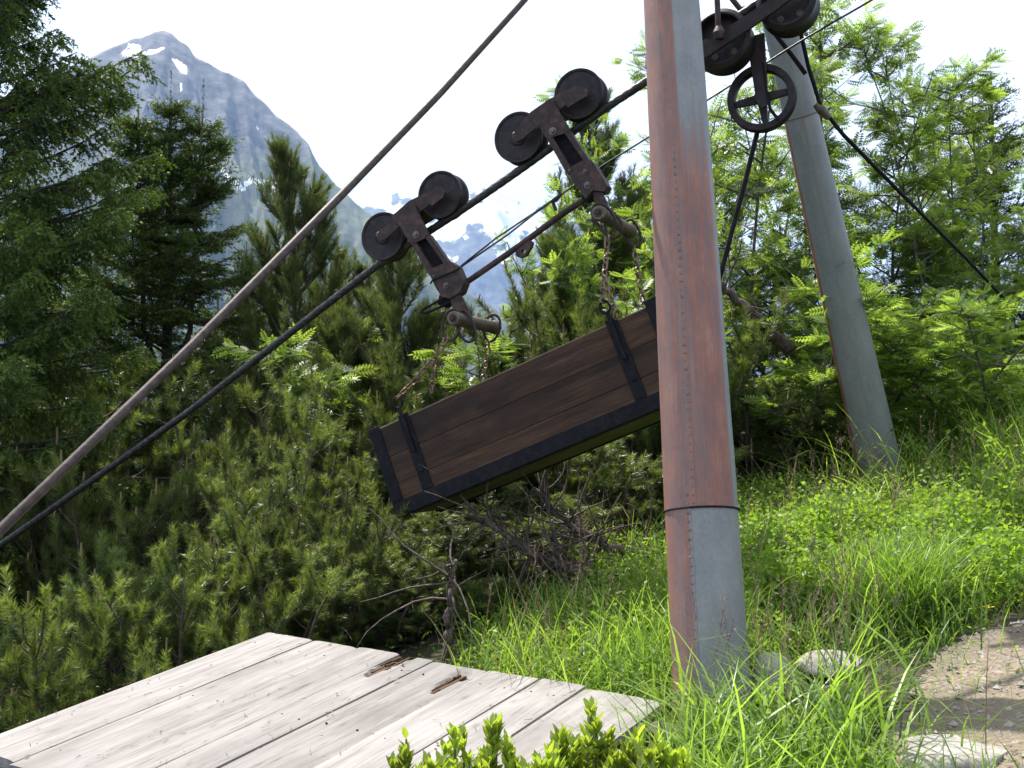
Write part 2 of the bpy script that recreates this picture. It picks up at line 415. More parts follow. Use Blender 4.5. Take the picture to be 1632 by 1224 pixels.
M_GRIT = stone_mat('grit_stone', (0.16, 0.13, 0.11), (0.28, 0.24, 0.21), (0.42, 0.38, 0.34))
def leg_mat():
    m, n, out = new_mat('rusted_galvanised_sheet'); p = nd(n, 'ShaderNodeBsdfPrincipled')
    uv = nd(n, 'ShaderNodeUVMap', uv_map='UVMap').outputs[0]
    ru = nd(n, 'ShaderNodeAttribute', attribute_name='rust').outputs['Fac']
    streak = noise(n, mapping(n, uv, (34, 1.1, 1)), 1.0, 6, 0.7)
    fine = noise(n, mapping(n, uv, (170, 3.5, 1)), 1.0, 4, 0.6)
    blot = noise(n, mapping(n, uv, (8, 4.5, 1)), 1.0, 9, 0.74)
    speck = noise(n, mapping(n, uv, (60, 60, 1)), 1.0, 4, 0.7)
    # rust amount
    def madd(a, k, b):
        x = nd(n, 'ShaderNodeMath', operation='MULTIPLY_ADD'); lk(n, a, x.inputs[0]); x.inputs[1].default_value = k
        if hasattr(b, 'links'): lk(n, b, x.inputs[2])
        else: x.inputs[2].default_value = b
        return x.outputs[0]
    amt = madd(streak, 0.9, madd(blot, 0.75, madd(fine, 0.25, madd(ru, 1.0, -1.0))))
    mask = ramp(n, amt, [(0.40, (0, 0, 0)), (0.58, (0.55, 0.55, 0.55)), (0.85, (1, 1, 1))])
    zinc = mixc(n, 0.4, ramp(n, blot, [(0.3, (0.15, 0.158, 0.158)), (0.55, (0.23, 0.236, 0.23)), (0.75, (0.31, 0.312, 0.30))]),
                ramp(n, speck, [(0.3, (0.16, 0.166, 0.163)), (0.7, (0.29, 0.292, 0.28))]))
    mixr = madd(blot, 0.7, madd(streak, 0.4, -0.05))
    rust = ramp(n, mixr, [(0.30, (0.080, 0.030, 0.030)), (0.45, (0.19, 0.066, 0.047)), (0.57, (0.28, 0.118, 0.075)), (0.72, (0.36, 0.235, 0.175))])
    rust = mixc(n, ramp(n, fine, [(0.5, (0, 0, 0)), (0.8, (0.6, 0.6, 0.6))]), rust, (0.32, 0.25, 0.20))
    lk(n, mixc(n, mask, zinc, rust), p.inputs['Base Color']); setin(p, Metallic=0.12, Roughness=0.55)
    lk(n, bump(n, speck, 0.25, 0.003), p.inputs['Normal']); lk(n, p.outputs[0], out.inputs[0]); return m
M_LEG = leg_mat()

def mountain_mat():
    m, n, out = new_mat('mountain_rock'); p = nd(n, 'ShaderNodeBsdfPrincipled')
    tc = nd(n, 'ShaderNodeTexCoord'); v = tc.outputs['Object']
    a = noise(n, mapping(n, v, (1, 0.6, 1.7)), 0.011, 12, 0.74); b = noise(n, v, 0.0022, 6, 0.6)
    rock = ramp(n, a, [(0.36, (0.020, 0.020, 0.023)), (0.47, (0.075, 0.072, 0.072)), (0.55, (0.12, 0.115, 0.11)), (0.66, (0.24, 0.23, 0.215))])
    gr = nd(n, 'ShaderNodeAttribute', attribute_name='grass').outputs['Fac']
    ad = nd(n, 'ShaderNodeMath', operation='MULTIPLY_ADD'); lk(n, b, ad.inputs[0]); ad.inputs[1].default_value = 0.9; 
    sb = nd(n, 'ShaderNodeMath', operation='SUBTRACT'); lk(n, gr, sb.inputs[0]); sb.inputs[1].default_value = 0.45; lk(n, sb.outputs[0], ad.inputs[2])
    gm = ramp(n, ad.outputs[0], [(0.4, (0, 0, 0)), (0.6, (1, 1, 1))])
    grass = ramp(n, a, [(0.35, (0.045, 0.06, 0.03)), (0.6, (0.11, 0.125, 0.055))])
    c = mixc(n, gm, rock, grass)
    sn = nd(n, 'ShaderNodeAttribute', attribute_name='snow').outputs['Fac']
    s2 = nd(n, 'ShaderNodeMath', operation='MULTIPLY_ADD'); lk(n, a, s2.inputs[0]); s2.inputs[1].default_value = 0.5; lk(n, sn, s2.inputs[2])
    sm = ramp(n, s2.outputs[0], [(0.68, (0, 0, 0)), (0.74, (1, 1, 1))])
    c = mixc(n, sm, c, (0.82, 0.84, 0.87))
    lk(n, c, p.inputs['Base Color']); setin(p, Roughness=0.95)
    lk(n, bump(n, a, 0.45, 22.0), p.inputs['Normal']); lk(n, p.outputs[0], out.inputs[0]); return m
M_MOUNT = mountain_mat()
def plain(name, col, rough=0.6):
    m, n, out = new_mat(name); p = nd(n, 'ShaderNodeBsdfPrincipled'); v = objcoord(n)
    f = noise(n, v, 20, 3); lk(n, mixc(n, f, tuple(c * 0.75 for c in col), col), p.inputs['Base Color']); setin(p, Roughness=rough)
    lk(n, p.outputs[0], out.inputs[0]); return m
M_YELLOW = plain('yellow_petal', (0.75, 0.55, 0.02))

# ================================================================== SETTING
# ---- ground sheet
def build_ground():
    na = 220; rings = [0.0]; r = 0.35
    while r < 10800: rings.append(r); r = r * 1.035 + 0.02
    a = np.arange(na) * 2 * math.pi / na
    rr = np.array(rings[1:])
    X = rr[:, None] * np.sin(a)[None]; Y = rr[:, None] * np.cos(a)[None]
    Z = ground(X, Y)
    V = np.vstack([[[0, 0, float(ground(0, 0))]], np.stack([X, Y, Z], -1).reshape(-1, 3)])
    nr = len(rr); f = [[0, 1 + (k + 1) % na, 1 + k] for k in range(na)]
    for i in range(nr - 1):
        for k in range(na):
            l = (k + 1) % na
            f.append([1 + i * na + k, 1 + i * na + l, 1 + (i + 1) * na + l, 1 + (i + 1) * na + k])
    o = obj('ground', link_mesh('ground', V, f, M_GROUND, 180)); struct(o)
build_ground()

# ---- mountains
def build_mountain(name, pxs, crest, dist, foot_dist, foot_z, seed, snowfn, grassfn, rough, nrow=150, back=0.35):
    px = np.linspace(pxs[0], pxs[1], pxs[2])
    cy = np.interp(px, [c[0] for c in crest], [c[1] for c in crest])
    cy = cy - (fbm(px / 26.0, px * 0 + seed, seed, 5) - 0.5) * rough[2]
    t = np.concatenate([np.linspace(0, 1, nrow), 1 + np.linspace(0, back, 24)[1:]])
    az = (px - 816) / F
    zc = 1.6 + (700 - cy) / F * dist
    T, A = np.meshgrid(t, az, indexing='ij'); ZC = zc[None] + T * 0; PX = px[None] + T * 0
    D = foot_dist + (dist - foot_dist) * T
    up = np.clip(T, 0, 1)
    H = foot_z + (ZC - foot_z) * (0.25 * up + 0.75 * up ** 1.5)
    H = np.where(T > 1, ZC - (T - 1) * (ZC - foot_z) * 1.6, H)
    env = np.clip(4 * up * (1 - up), 0, 1) * (T <= 1)
    rib = fbm(PX / 75.0 + 2.0 * T, T * 2.2, seed + 5, 6, True) - 0.55
    fine = fbm(PX / 26.0 + 3 * T, T * 13, seed + 9, 6, True) - 0.55
    H = H + rib * env * rough[0] + fine * env ** 0.5 * rough[1]
    Dm = D - rib * env * rough[0] * 1.2
    X = A * Dm; Y = Dm
    V = np.stack([X, Y, H], -1).reshape(-1, 3)
    nr, nc = T.shape
    idx = np.arange(nr * nc).reshape(nr, nc)
    q = np.stack([idx[:-1, :-1], idx[:-1, 1:], idx[1:, 1:], idx[1:, :-1]], -1).reshape(-1, 4)
    o = obj(name, link_mesh(name, V, q.tolist(), M_MOUNT, 180)); struct(o)
    py = 700 - (H - 1.6) / Dm * F
    for an, fn in (('snow', snowfn), ('grass', grassfn)):
        at_ = o.data.attributes.new(an, 'FLOAT', 'POINT')
        at_.data.foreach_set('value', np.clip(fn(PX, py, T, rib, fine), 0, 1).astype(np.float32).ravel())
    return o
def seg_d(PX, PY, pts):
    d = np.full(PX.shape, 1e9)
    for (x0, y0, w0), (x1, y1, w1) in zip(pts[:-1], pts[1:]):
        dx, dy = x1 - x0, y1 - y0
        s = np.clip(((PX - x0) * dx + (PY - y0) * dy) / (dx * dx + dy * dy), 0, 1)
        d = np.minimum(d, np.hypot(PX - x0 - s * dx, PY - y0 - s * dy) - (w0 + (w1 - w0) * s))
    return d
SNOWLINES = [[(188, 74, 5), (215, 77, 5), (240, 72, 3), (252, 66, 2)], [(196, 62, 3), (212, 66, 4)], [(268, 86, 3), (283, 100, 7), (288, 108, 2)], [(280, 125, 2), (281, 135, 2)],
             [(347, 264, 2.5), (362, 284, 3.5), (383, 294, 4.5), (394, 286, 5), (420, 287, 4), (438, 293, 4.5)], [(428, 289, 2), (440, 308, 1.0)], [(340, 200, 2.2), (352, 201, 1.5)], [(405, 198, 1), (407, 202, 1)],
             [(438, 250, 1), (440, 256, 1.5)], [(352, 132, 1), (357, 135, 1.5)], [(276, 150, 1.2), (278, 165, 1)]]
def snow1(PX, PY, T, rib, fine):
    s = np.zeros(PX.shape)
    for L in SNOWLINES: s = np.maximum(s, sstep(3.0, -1.5, seg_d(PX, PY, L)))
    return s * 0.75
def snow2(PX, PY, T, rib, fine):
    nz = fbm(PX / 40.0, PY / 26.0, 77, 5); n2 = fbm(PX / 12.0 + PY / 20.0, PY / 14.0, 55, 4)
    hgt = sstep(475, 345, PY)
    return np.clip(hgt * 1.0 + (nz - 0.5) * 1.5 + (n2 - 0.5) * 0.6 - 0.22 + 0.9 * np.minimum(fine + 0.1, 0), 0, 1) * 0.8
build_mountain('mountain_ridge', (-700, 1100, 480),
    [(-900, 420), (-500, 260), (-200, 190), (60, 130), (150, 72), (200, 50), (236, 40), (252, 36), (266, 46), (300, 76), (345, 100), (385, 121), (402, 146), (432, 172), (468, 200), (490, 228), (506, 262), (532, 292), (562, 318), (600, 352), (650, 396), (720, 452), (800, 500), (950, 575), (1100, 640)],
    3200, 1150, -420, 3, snow1, lambda PX, PY, T, r, f: sstep(120, 380, PY) * 0.85 + 0.12, (250, 130, 14), 170)
build_mountain('snow_mountain', (300, 2300, 400),
    [(300, 350), (450, 330), (555, 314), (585, 300), (602, 293), (620, 306), (634, 300), (650, 314), (682, 334), (720, 318), (752, 302), (790, 296), (815, 306), (858, 326), (930, 318), (1030, 352), (1150, 400), (1300, 445), (1500, 480), (1800, 520), (2300, 600)],
    8200, 5200, -200, 14, snow2, lambda PX, PY, T, r, f: 0 * PX, (300, 160, 14), 110)

# ---- trodden gravel path at the right
PATHPX = [(1412, 1150), (1430, 1108), (1462, 1070), (1505, 1045), (1570, 1015), (1632, 985), (1760, 940), (2000, 900), (2100, 1000), (2000, 1300), (1700, 1340), (1480, 1320), (1400, 1225)]
PATH = np.array([gpx(*q)[:2] for q in PATHPX])
def inpoly(x, y, P):
    c = np.zeros(np.shape(x), bool); n = len(P); j = n - 1
    for i in range(n):
        xi, yi = P[i]; xj, yj = P[j]
        m = ((yi > y) != (yj > y)) & (x < (xj - xi) * (y - yi) / (yj - yi + 1e-12) + xi)
        c ^= m; j = i
    return c
def in_path(x, y):
    return inpoly(x + 0.16 * (fbm(x * 4, y * 4, 31, 3) - 0.5), y + 0.16 * (fbm(x * 4, y * 4, 47, 3) - 0.5), PATH)
def build_path():
    s = 0.03
    lo = PATH.min(0) - 0.1; hi = PATH.max(0) + 0.1
    nx = int((hi[0] - lo[0]) / s); ny = int((hi[1] - lo[1]) / s)
    X, Y = np.meshgrid(lo[0] + np.arange(nx) * s, lo[1] + np.arange(ny) * s, indexing='ij')
    Z = ground(X, Y) + 0.008 + 0.022 * fbm(X * 9, Y * 9, 12, 4)
    ins = in_path(X, Y)
    idx = np.arange(nx * ny).reshape(nx, ny)
    ok = ins[:-1, :-1] & ins[1:, :-1] & ins[1:, 1:] & ins[:-1, 1:]
    q = np.stack([idx[:-1, :-1], idx[1:, :-1], idx[1:, 1:], idx[:-1, 1:]], -1)[ok]
    used, inv = np.unique(q, return_inverse=True)
    V = np.stack([X, Y, Z], -1).reshape(-1, 3)[used]
    struct(obj('path', link_mesh('path', V, inv.reshape(-1, 4).tolist(), M_GRAVEL, 180)))
build_path()

# ================================================================== PYLON
APEX = at(1011, -1000, 5.5)
B1 = at(1139, 1172, 3.98); B2 = at(1417, 812, 7.12)
def pxw(P): return F / ((P - CAM) @ FW)
def leg_section(P0, P1, r0, r1, seam_ang, rustfn, v0, L):
    """a sheet tube from P0 (low) to P1 (high); seam_ang measured from the camera-facing side, + to the left"""
    ax = P1 - P0; ln = np.linalg.norm(ax); ax = ax / ln
    tocam = CAM - (P0 + P1) / 2; tocam = tocam - ax * (tocam @ ax); tocam /= np.linalg.norm(tocam)
    left = np.cross(tocam, ax); 
    if left[0] > 0: left = -left
    n = 64; m = max(2, int(ln / 0.025))
    th = np.linspace(0, 2 * math.pi, n + 1)
    V = []; UVv = []; RU = []
    for i in range(m + 1):
        t = i / m; r = r0 + (r1 - r0) * t
        c = P0 + ax * ln * t
        for k in range(n + 1):
            a = th[k] + seam_ang
            rr = r * (1.0 + 0.012 * (1 - k / n))          # the overlap: the sheet laps over itself at the seam
            rr *= 1 + 0.005 * (vnoise(k * 0.35, (v0 + ln * t) * 6, 5) - 0.5) + 0.018 * (vnoise(k * 0.12, (v0 + ln * t) * 2.3, 9) - 0.5)
            V.append(c + rr * (math.cos(a) * tocam + math.sin(a) * left))
            UVv.append((th[k] / (2 * math.pi), v0 + ln * t))
            RU.append(rustfn(((a + math.pi) % (2 * math.pi)) - math.pi, v0 + ln * t))
    f = []
    w_ = n + 1
    for i in range(m):
        for k in range(n):
            f.append([i * w_ + k, i * w_ + k + 1, (i + 1) * w_ + k + 1, (i + 1) * w_ + k])
    # close the lap edge
    for i in range(m): f.append([i * w_ + n, i * w_, (i + 1) * w_, (i + 1) * w_ + n])
    return np.array(V), f, np.array(UVv), np.array(RU), (ax, ln, tocam, left)
def put_leg(name, parent, data):
    V, f, uv, ru, fr = data
    me = link_mesh(name, V - ORG[parent], f, M_LEG, 35)
    ul = me.uv_layers.new(name='UVMap')
    li = np.empty(len(me.loops), np.int32); me.loops.foreach_get('vertex_index', li)
    ul.data.foreach_set('uv', uv[li].astype(np.float32).ravel())
    a = me.attributes.new('rust', 'FLOAT', 'POINT'); a.data.foreach_set('value', ru.astype(np.float32))
    o = obj(name, me, parent); ORG[o] = ORG[parent]; return o
pyl = thing('cableway_pylon', 'A-frame cableway pylon of two leaning rust-streaked sheet-metal tube legs', 'pylon', B1 * np.array([1, 1, 0]) + np.array([0, 0, float(ground(B1[0], B1[1]))]))
def frac_at(B, A, py):
    lo, hi = 0.0, 1.0
    for _ in range(60):
        m = (lo + hi) / 2; P = B + (A - B) * m; q = P - CAM
        y = 612 - F * (q @ UP) / (q @ FW)
        if y > py: lo = m
        else: hi = m
    return (lo + hi) / 2
def rust_near(a, v):
    # a>0 is the left side; lower sheet: left of the seam rusty, right of it bare zinc
    if v < VJ:
        return 0.76 if a > 0.30 else 0.22 + 0.25 * max(0, 1 - abs(a - 0.2) / 0.2)
    u = (v - VJ) / 1.35
    if a > 0.0: return 0.78
    base = 0.84 - 0.75 * max(0.0, min(1.0, (-a - 1.0) / 0.3))          # zinc strip at the right edge
    if u > 0.95: base = base - 0.7 * min(1, (u - 0.95) / 0.5)            # cleaner towards the top
    return base
f_j = frac_at(B1, APEX, 816); LEN1 = np.linalg.norm(APEX - B1); VJ = f_j * LEN1
PJ = B1 + (APEX - B1) * f_j
wid = lambda P, px: px / 2 / pxw(P)
rb = wid(B1, 126); rj = wid(PJ, 116); 
f0 = frac_at(B1, APEX, 0); PT = B1 + (APEX - B1) * f0; rt = wid(PT, 87)
rslope = (rt - rj) / (f0 - f_j)
BG1 = B1 - (APEX - B1) * 0.05
TOP1 = B1 + (APEX - B1) * 0.93
d_lo = leg_section(BG1, PJ + (APEX - B1) * 0.01, rb * 1.01, rj * 0.985, 0.28, rust_near, -0.05 * LEN1, LEN1)
d_hi = leg_section(PJ, TOP1, rj, rj + rslope * (0.93 - f_j), 0.12, rust_near, VJ, LEN1)
def leg_root(label):
    return None
leg1 = put_leg('leg', pyl, d_lo)
leg1['label'] = 'near leg, lower sheet, rusty on one side of its seam and zinc grey on the other'
sec = put_leg('upper_tube', leg1, d_hi)
sec['label'] = 'upper tube of the near leg, red-brown rust all over'
def crimps(P0, P1, r0, r1, ang, fr, parent, step=0.032):
    ax, ln, tocam, left = fr
    mb = MB(); n = int(ln / step)
    rng = random.Random(4)
    for i in range(n):
        t = (i + 0.5) / n; r = (r0 + (r1 - r0) * t) * 1.013
        a = ang + 0.075
        o_ = math.cos(a) * tocam + math.sin(a) * left; s_ = -math.sin(a) * tocam + math.cos(a) * left
        c = P0 + ax * ln * t + o_ * (r - 0.001)
        hw = 0.007 * rng.uniform(0.7, 1.2); hh = 0.006 * rng.uniform(0.6, 1.5); pr = 0.0022
        v = [c - s_ * hw - ax * hh, c + s_ * hw - ax * hh, c + s_ * hw + ax * hh, c - s_ * hw + ax * hh, c + o_ * pr + ax * 0.001]
        mb.add(v, [[0, 1, 4], [1, 2, 4], [2, 3, 4], [3, 0, 4]])
    o = part('seam_crimp', mb, M_CRIMP, parent, None); o['kind'] = 'stuff'
M_CRIMP = metal_mat('crimp_metal', [(0.12, 0.07, 0.055), (0.18, 0.115, 0.09), (0.24, 0.18, 0.15)], 0.65, 0.1, 40)
crimps(BG1, PJ, rb, rj, 0.28, d_lo[4], leg1)
crimps(PJ, TOP1, rj, rj + rslope * (0.93 - f_j), 0.12, d_hi[4], leg1)
axn = d_hi[4][0]
mb = MB(); mb.tube([PJ + (rj * 1.013) * (math.cos(a) * d_hi[4][2] + math.sin(a) * d_hi[4][3]) + axn * 0.004 for a in np.linspace(0, 2 * math.pi, 40)[:-1]], 0.004, 6, True)
part('joint_wire', mb, M_BLACK, leg1)
# far leg
def rust_far(a, v):
    if a > 1.05: return 1.25  # rust at the left edge, also standing in for its sunlit strip
    if abs(a + 0.05) < 0.10: return 0.5
    return 0.06
f2 = frac_at(B2, APEX, 184); LEN2 = np.linalg.norm(APEX - B2)
PJ2 = B2 + (APEX - B2) * f2
r2b = wid(B2, 72); r2j = wid(PJ2, 54)
BG2 = B2 - (APEX - B2) * 0.04
e_lo = leg_section(BG2, PJ2 + (APEX - B2) * 0.01, r2b, r2j * 0.985, 0.0, rust_far, 0, LEN2)
TOP2 = B2 + (APEX - B2) * 0.93
e_hi = leg_section(PJ2, TOP2, r2j, r2j * 0.8, 0.0, lambda a, v: 0.1, f2 * LEN2, LEN2)
leg2 = put_leg('leg', pyl, e_lo); leg2['label'] = 'far leg, grey zinc sheet with an orange rusty left edge tinted as sunlit'
put_leg('upper_tube', leg2, e_hi)
mb = MB(); mb.tube([PJ2 + (r2j * 1.013) * (math.cos(a) * e_hi[4][2] + math.sin(a) * e_hi[4][3]) for a in np.linspace(0, 2 * math.pi, 40)[:-1]], 0.005, 6, True)
part('joint_wire', mb, M_CRIMP, leg2)
mb = MB(); c1 = B1 + (APEX - B1) * 0.62; c2 = B2 + (APEX - B2) * 0.62; d12 = (c2 - c1) / np.linalg.norm(c2 - c1)
mb.tube([c1 - d12 * 0.35, c2 + d12 * 0.35], 0.06, 12); part('cross_beam', mb, M_IRON, pyl)
mb = MB(); mb.lathe(B1 + (APEX - B1) * 0.93, APEX - B1, [(-0.1, 0), (-0.1, 0.13), (0.25, 0.13), (0.3, 0)], 24)
part('apex_cap', mb, M_IRON, pyl)

# ================================================================== ROPES
def rope(name, pts, r, mat, label, cat, lobes=6, pitch=0.16, seg=0.014, n=18, depth=0.16, group=None):
    P = np.asarray(pts, float)
    # Catmull-Rom resample
    d = np.concatenate([[0], np.cumsum(np.linalg.norm(np.diff(P, axis=0), axis=1))])
    m = max(8, int(d[-1] / seg)); s = np.linspace(0, d[-1], m)
    Q = np.stack([np.interp(s, d, P[:, i]) for i in range(3)], 1)
    k = max(3, int(0.12 / seg)); ker = np.hanning(2 * k + 1); ker /= ker.sum()
    if m > 4 * k:
        for i in range(3):
            e = np.concatenate([2 * Q[0, i] - Q[k:0:-1, i], Q[:, i], 2 * Q[-1, i] - Q[-2:-k - 2:-1, i]])
            Q[:, i] = np.convolve(e, ker, 'valid')
    T = np.gradient(Q, axis=0); T /= np.linalg.norm(T, axis=1, keepdims=True)
    N = np.cross(T, ZZ); N /= np.linalg.norm(N, axis=1, keepdims=True); B = np.cross(T, N)
    a = np.arange(n) * 2 * math.pi / n
    A = a[None] + 0 * s[:, None]
    rr = r * (1 - depth * (0.5 - 0.5 * np.abs(np.cos(lobes / 2 * (A - 2 * math.pi * s[:, None] / (pitch * lobes / 2)))))) if lobes else r + 0 * A
    V = (Q[:, None] + rr[..., None] * (np.cos(A)[..., None] * N[:, None] + np.sin(A)[..., None] * B[:, None]))
    root = Q[0].copy(); V = V.reshape(-1, 3) - root
    idx = np.arange(m * n).reshape(m, n); nx = np.roll(idx, -1, 1)
    q = np.stack([idx[:-1], nx[:-1], nx[1:], idx[1:]], -1).reshape(-1, 4).tolist()
    q += [list(range(n))[::-1], [(m - 1) * n + k_ for k_ in range(n)]]
    o = obj(name, link_mesh(name, V, q, mat, 60)); o.location = root
    return tag(o, label, cat, group)
WR = 0.128
# load cable with the trolleys on it
rope('track_cable', [onp(-420, 1180), onp(0, 869), onp(300, 657), onp(592, 430), onp(640, 397), onp(720, 345), onp(752, 324), onp(838, 264), onp(900, 219), onp(965, 172), onp(1030, 130), onp(1120, 66), onp(1300, -60), onp(1700, -345)],
     0.0225, M_CABLE, 'dark twisted steel cable that carries the two wheeled trolleys', 'cable', pitch=0.105, depth=0.42)
UPC = [at(-160, 1000, 2.85), at(0, 845, 3.12), at(300, 557, 3.6), at(545, 310, 4.1), at(700, 150, 4.5), at(835, 0, 4.95), at(930, -108, 5.3), at(1045, -240, 5.65)]
rope('track_cable', UPC, 0.0158, M_CABLEB, 'thick rusty brown steel cable rising steeply from lower left, free of trolleys', 'cable', lobes=12, pitch=0.07, depth=0.16, n=36)
rope('haul_rope', [onp(897, 308, 0.1), onp(926, 289, 0.1), onp(954, 268, 0.1), onp(1033, 219, 0.1), onp(1160, 139, 0.1), onp(1280, 63, 0.1), onp(1390, 0, 0.1), onp(1600, -130, 0.1)],
     0.0055, M_CABLE, 'thin haul rope rising from the upper trolley past the spoked pulley to the sky', 'rope', lobes=0, n=8, seg=0.05)
G0 = [onp(1276, 52, 0.25), onp(1288, 105, 0.3), onp(1308, 170, 0.35)]
guy = thing('guy_cable', 'black guy cable running down to the right in front of the rowans', 'cable', onp(1640, 518, 3.2))
mb = MB(); mb.tube(G0 + [onp(1345, 216, 0.42), onp(1440, 312, 1.2), onp(1540, 412, 2.2), onp(1640, 518, 3.2)], 0.0105, 10); part('wire', mb, M_BLACK, guy)
mb = MB(); mb.tube([onp(1236, 55, 0.25), onp(1262, 88, 0.27), onp(1284, 118, 0.31)], 0.012, 8); part('loop_wire', mb, M_BLACK, guy)
mb = MB(); mb.tube([onp(1300, 166, 0.35), onp(1310, 176, 0.36), onp(1322, 188, 0.38)], [0.018, 0.026, 0.016], 10); part('clamp', mb, M_BAR, guy)

# ================================================================== TROLLEYS
def wheel(parent, px, py, rpx, off=0.0, half=0.052, spokes=False):
    c = onp(px, py, off - half) + AA * half
    r = rpx / pxw(c)
    mb = MB()
    prof = [(-half, 0), (-half, r * 0.30), (-half * 0.86, r * 0.36), (-half * 0.86, r * 0.86), (-half * 0.96, r * 0.90), (-half, r * 0.985), (-half * 0.9, r), (-half * 0.55, r * 0.98), (-half * 0.2, r * 0.80),
            (half * 0.2, r * 0.80), (half * 0.55, r * 0.98), (half * 0.9, r), (half, r * 0.985), (half, r * 0.86), (half * 0.55, r * 0.80), (half * 0.55, r * 0.26), (half, r * 0.22), (half, 0)]
    mb.lathe(c, AA, prof, 56)
    w_ = part('wheel', mb, M_WHEEL, parent, 30)
    mb = MB(); mb.lathe(c, AA, [(-half - 0.045, 0), (-half - 0.045, 0.012), (-half - 0.041, 0.016), (half + 0.041, 0.016), (half + 0.045, 0.012), (half + 0.045, 0)], 14)
    part('axle', mb, M_BOLT, w_, 30)
    return c, r
def ppoly(pts, off): return [onp(x, y, off) for x, y in pts]
def slab(parent, name, pts, off, th, mat=None):
    mb = MB(); mb.prism(ppoly(pts, off), AA * th); return part(name, mb, mat or M_IRON, parent, 20)
def bolt(parent, px, py, off, r=0.012, h=0.012):
    mb = MB(); c = onp(px, py, off); mb.lathe(c, -AA, [(-0.002, r * 1.5), (h * 0.3, r * 1.5), (h * 0.3, r), (h, r * 0.8), (h * 1.2, 0)], 8); part('bolt', mb, M_BOLT, parent, 30)
def closed_loop(parent, name, px, off, r, mat=M_IRON, dz=None):
    P = np.array([onp(x, y, off + (0 if dz is None else dz[i])) for i, (x, y) in enumerate(px)])
    Q = []
    n = len(P)
    for i in range(n):
        p0, p1, p2, p3 = P[i - 1], P[i], P[(i + 1) % n], P[(i + 2) % n]
        for t in np.linspace(0, 1, 6)[:-1]:
            Q.append(0.5 * (2 * p1 + (p2 - p0) * t + (2 * p0 - 5 * p1 + 4 * p2 - p3) * t * t + (3 * p1 - p0 - 3 * p2 + p3) * t ** 3))
    mb = MB(); mb.tube(Q, r, 8, True); return part(name, mb, mat, parent, 60)

def bar(parent, px, py, off, L, r):
    c = onp(px, py, off); mb = MB()
    mb.lathe(c, AA, [(0, 0), (0, r * 0.95), (0.008, r * 1.12), (0.03, r * 1.12), (0.034, r), (L - 0.034, r), (L - 0.03, r * 1.12), (L - 0.008, r * 1.12), (L, r * 0.95), (L, 0)], 24)
    b = part('cross_bar', mb, M_BAR, parent, 30)
    mb = MB(); mb.lathe(c, -AA, [(-0.002, r * 0.62), (0.004, r * 0.62), (0.004, r * 0.36), (0.012, r * 0.3), (0.014, 0)], 14); part('end_nut', mb, M_IRON, b, 30)
    return b

# lower trolley
ta = thing('cable_trolley', 'lower two-wheeled cable trolley, left of the pair, with rusty hanger and cross bar', 'trolley', onp(735, 515), 'wheeled trolleys carrying the box')
wheel(ta, 609, 376, 38.5); wheel(ta, 700, 310, 38.5)
FO = -0.115
slab(ta, 'rocker_plate', [(612, 352), (628, 341), (652, 320), (684, 305), (696, 317), (668, 338), (640, 361), (622, 370)], FO, 0.012)
slab(ta, 'axle_arm', [(601, 372), (606, 366), (626, 352), (636, 361), (616, 380), (607, 384), (602, 380)], FO - 0.004, 0.010)
slab(ta, 'axle_arm', [(678, 313), (693, 301), (703, 299), (709, 306), (706, 315), (688, 328)], FO - 0.004, 0.010)
slab(ta, 'rocker_plate', [(612, 352), (628, 341), (652, 320), (684, 305), (696, 317), (668, 338), (640, 361), (622, 370)], 0.10, 0.012)
mb = MB(); 
slab(ta, 'hanger_head', [(632, 352), (634, 346), (655, 333), (660, 325), (664, 334), (683, 372), (682, 377), (656, 390), (651, 384)], FO - 0.03, 0.014)
slab(ta, 'hanger_cap', [(634, 346), (655, 333), (660, 325), (663, 330), (661, 336), (638, 350)], FO - 0.016, 0.24)
slab(ta, 'hanger_strap', [(655, 388), (662, 385), (690, 428), (689, 441), (684, 439)], FO - 0.03, 0.045)
slab(ta, 'hanger_strap', [(676, 376), (683, 373), (716, 419), (710, 424)], FO - 0.03, 0.045)
slab(ta, 'hanger_slot_shade', [(660, 384), (679, 376), (713, 424), (690, 434)], FO + 0.012, 0.008, M_BLACK)  # black sheet paints the shaded channel opening between the straps
slab(ta, 'hanger_foot', [(684, 436), (690, 427), (716, 416), (727, 423), (739, 451), (733, 466), (716, 476), (703, 472), (694, 458)], FO - 0.034, 0.075)
slab(ta, 'rod_bracket', [(700, 470), (716, 474), (736, 462), (738, 452), (728, 478), (708, 490), (697, 485)], FO + 0.01, 0.05, M_BLACK)
bolt(ta, 663, 374, FO - 0.03, 0.014); bolt(ta, 711, 455, FO - 0.034, 0.011); bolt(ta, 692, 440, FO - 0.034, 0.006)
slab(ta, 'hanger_arm', [(717, 474), (731, 467), (738, 476), (752, 506), (741, 510), (727, 506), (721, 492)], FO - 0.02, 0.016)
BA = bar(ta, 722, 507, -0.265, 0.54, 0.0345)
closed_loop(ta, 'shackle', [(712, 499), (706, 515), (705, 529), (712, 540), (724, 540), (733, 524), (735, 502), (725, 493)], -0.20, 0.0075)
closed_loop(ta, 'shackle', [(733, 497), (745, 499), (757, 523), (758, 538), (746, 545), (735, 536), (729, 518)], -0.16, 0.0075)
closed_loop(ta, 'shackle', [(790, 502), (797, 512), (795, 528), (787, 542), (777, 542), (771, 530), (774, 514), (781, 503)], 0.22, 0.0075)
mb = MB(); mb.tube(ppoly([(716, 470), (692, 483), (675, 493), (671, 498), (679, 499), (700, 490), (720, 480)], FO - 0.01), 0.0075, 8); part('keeper_loop', mb, M_BLACK, ta)
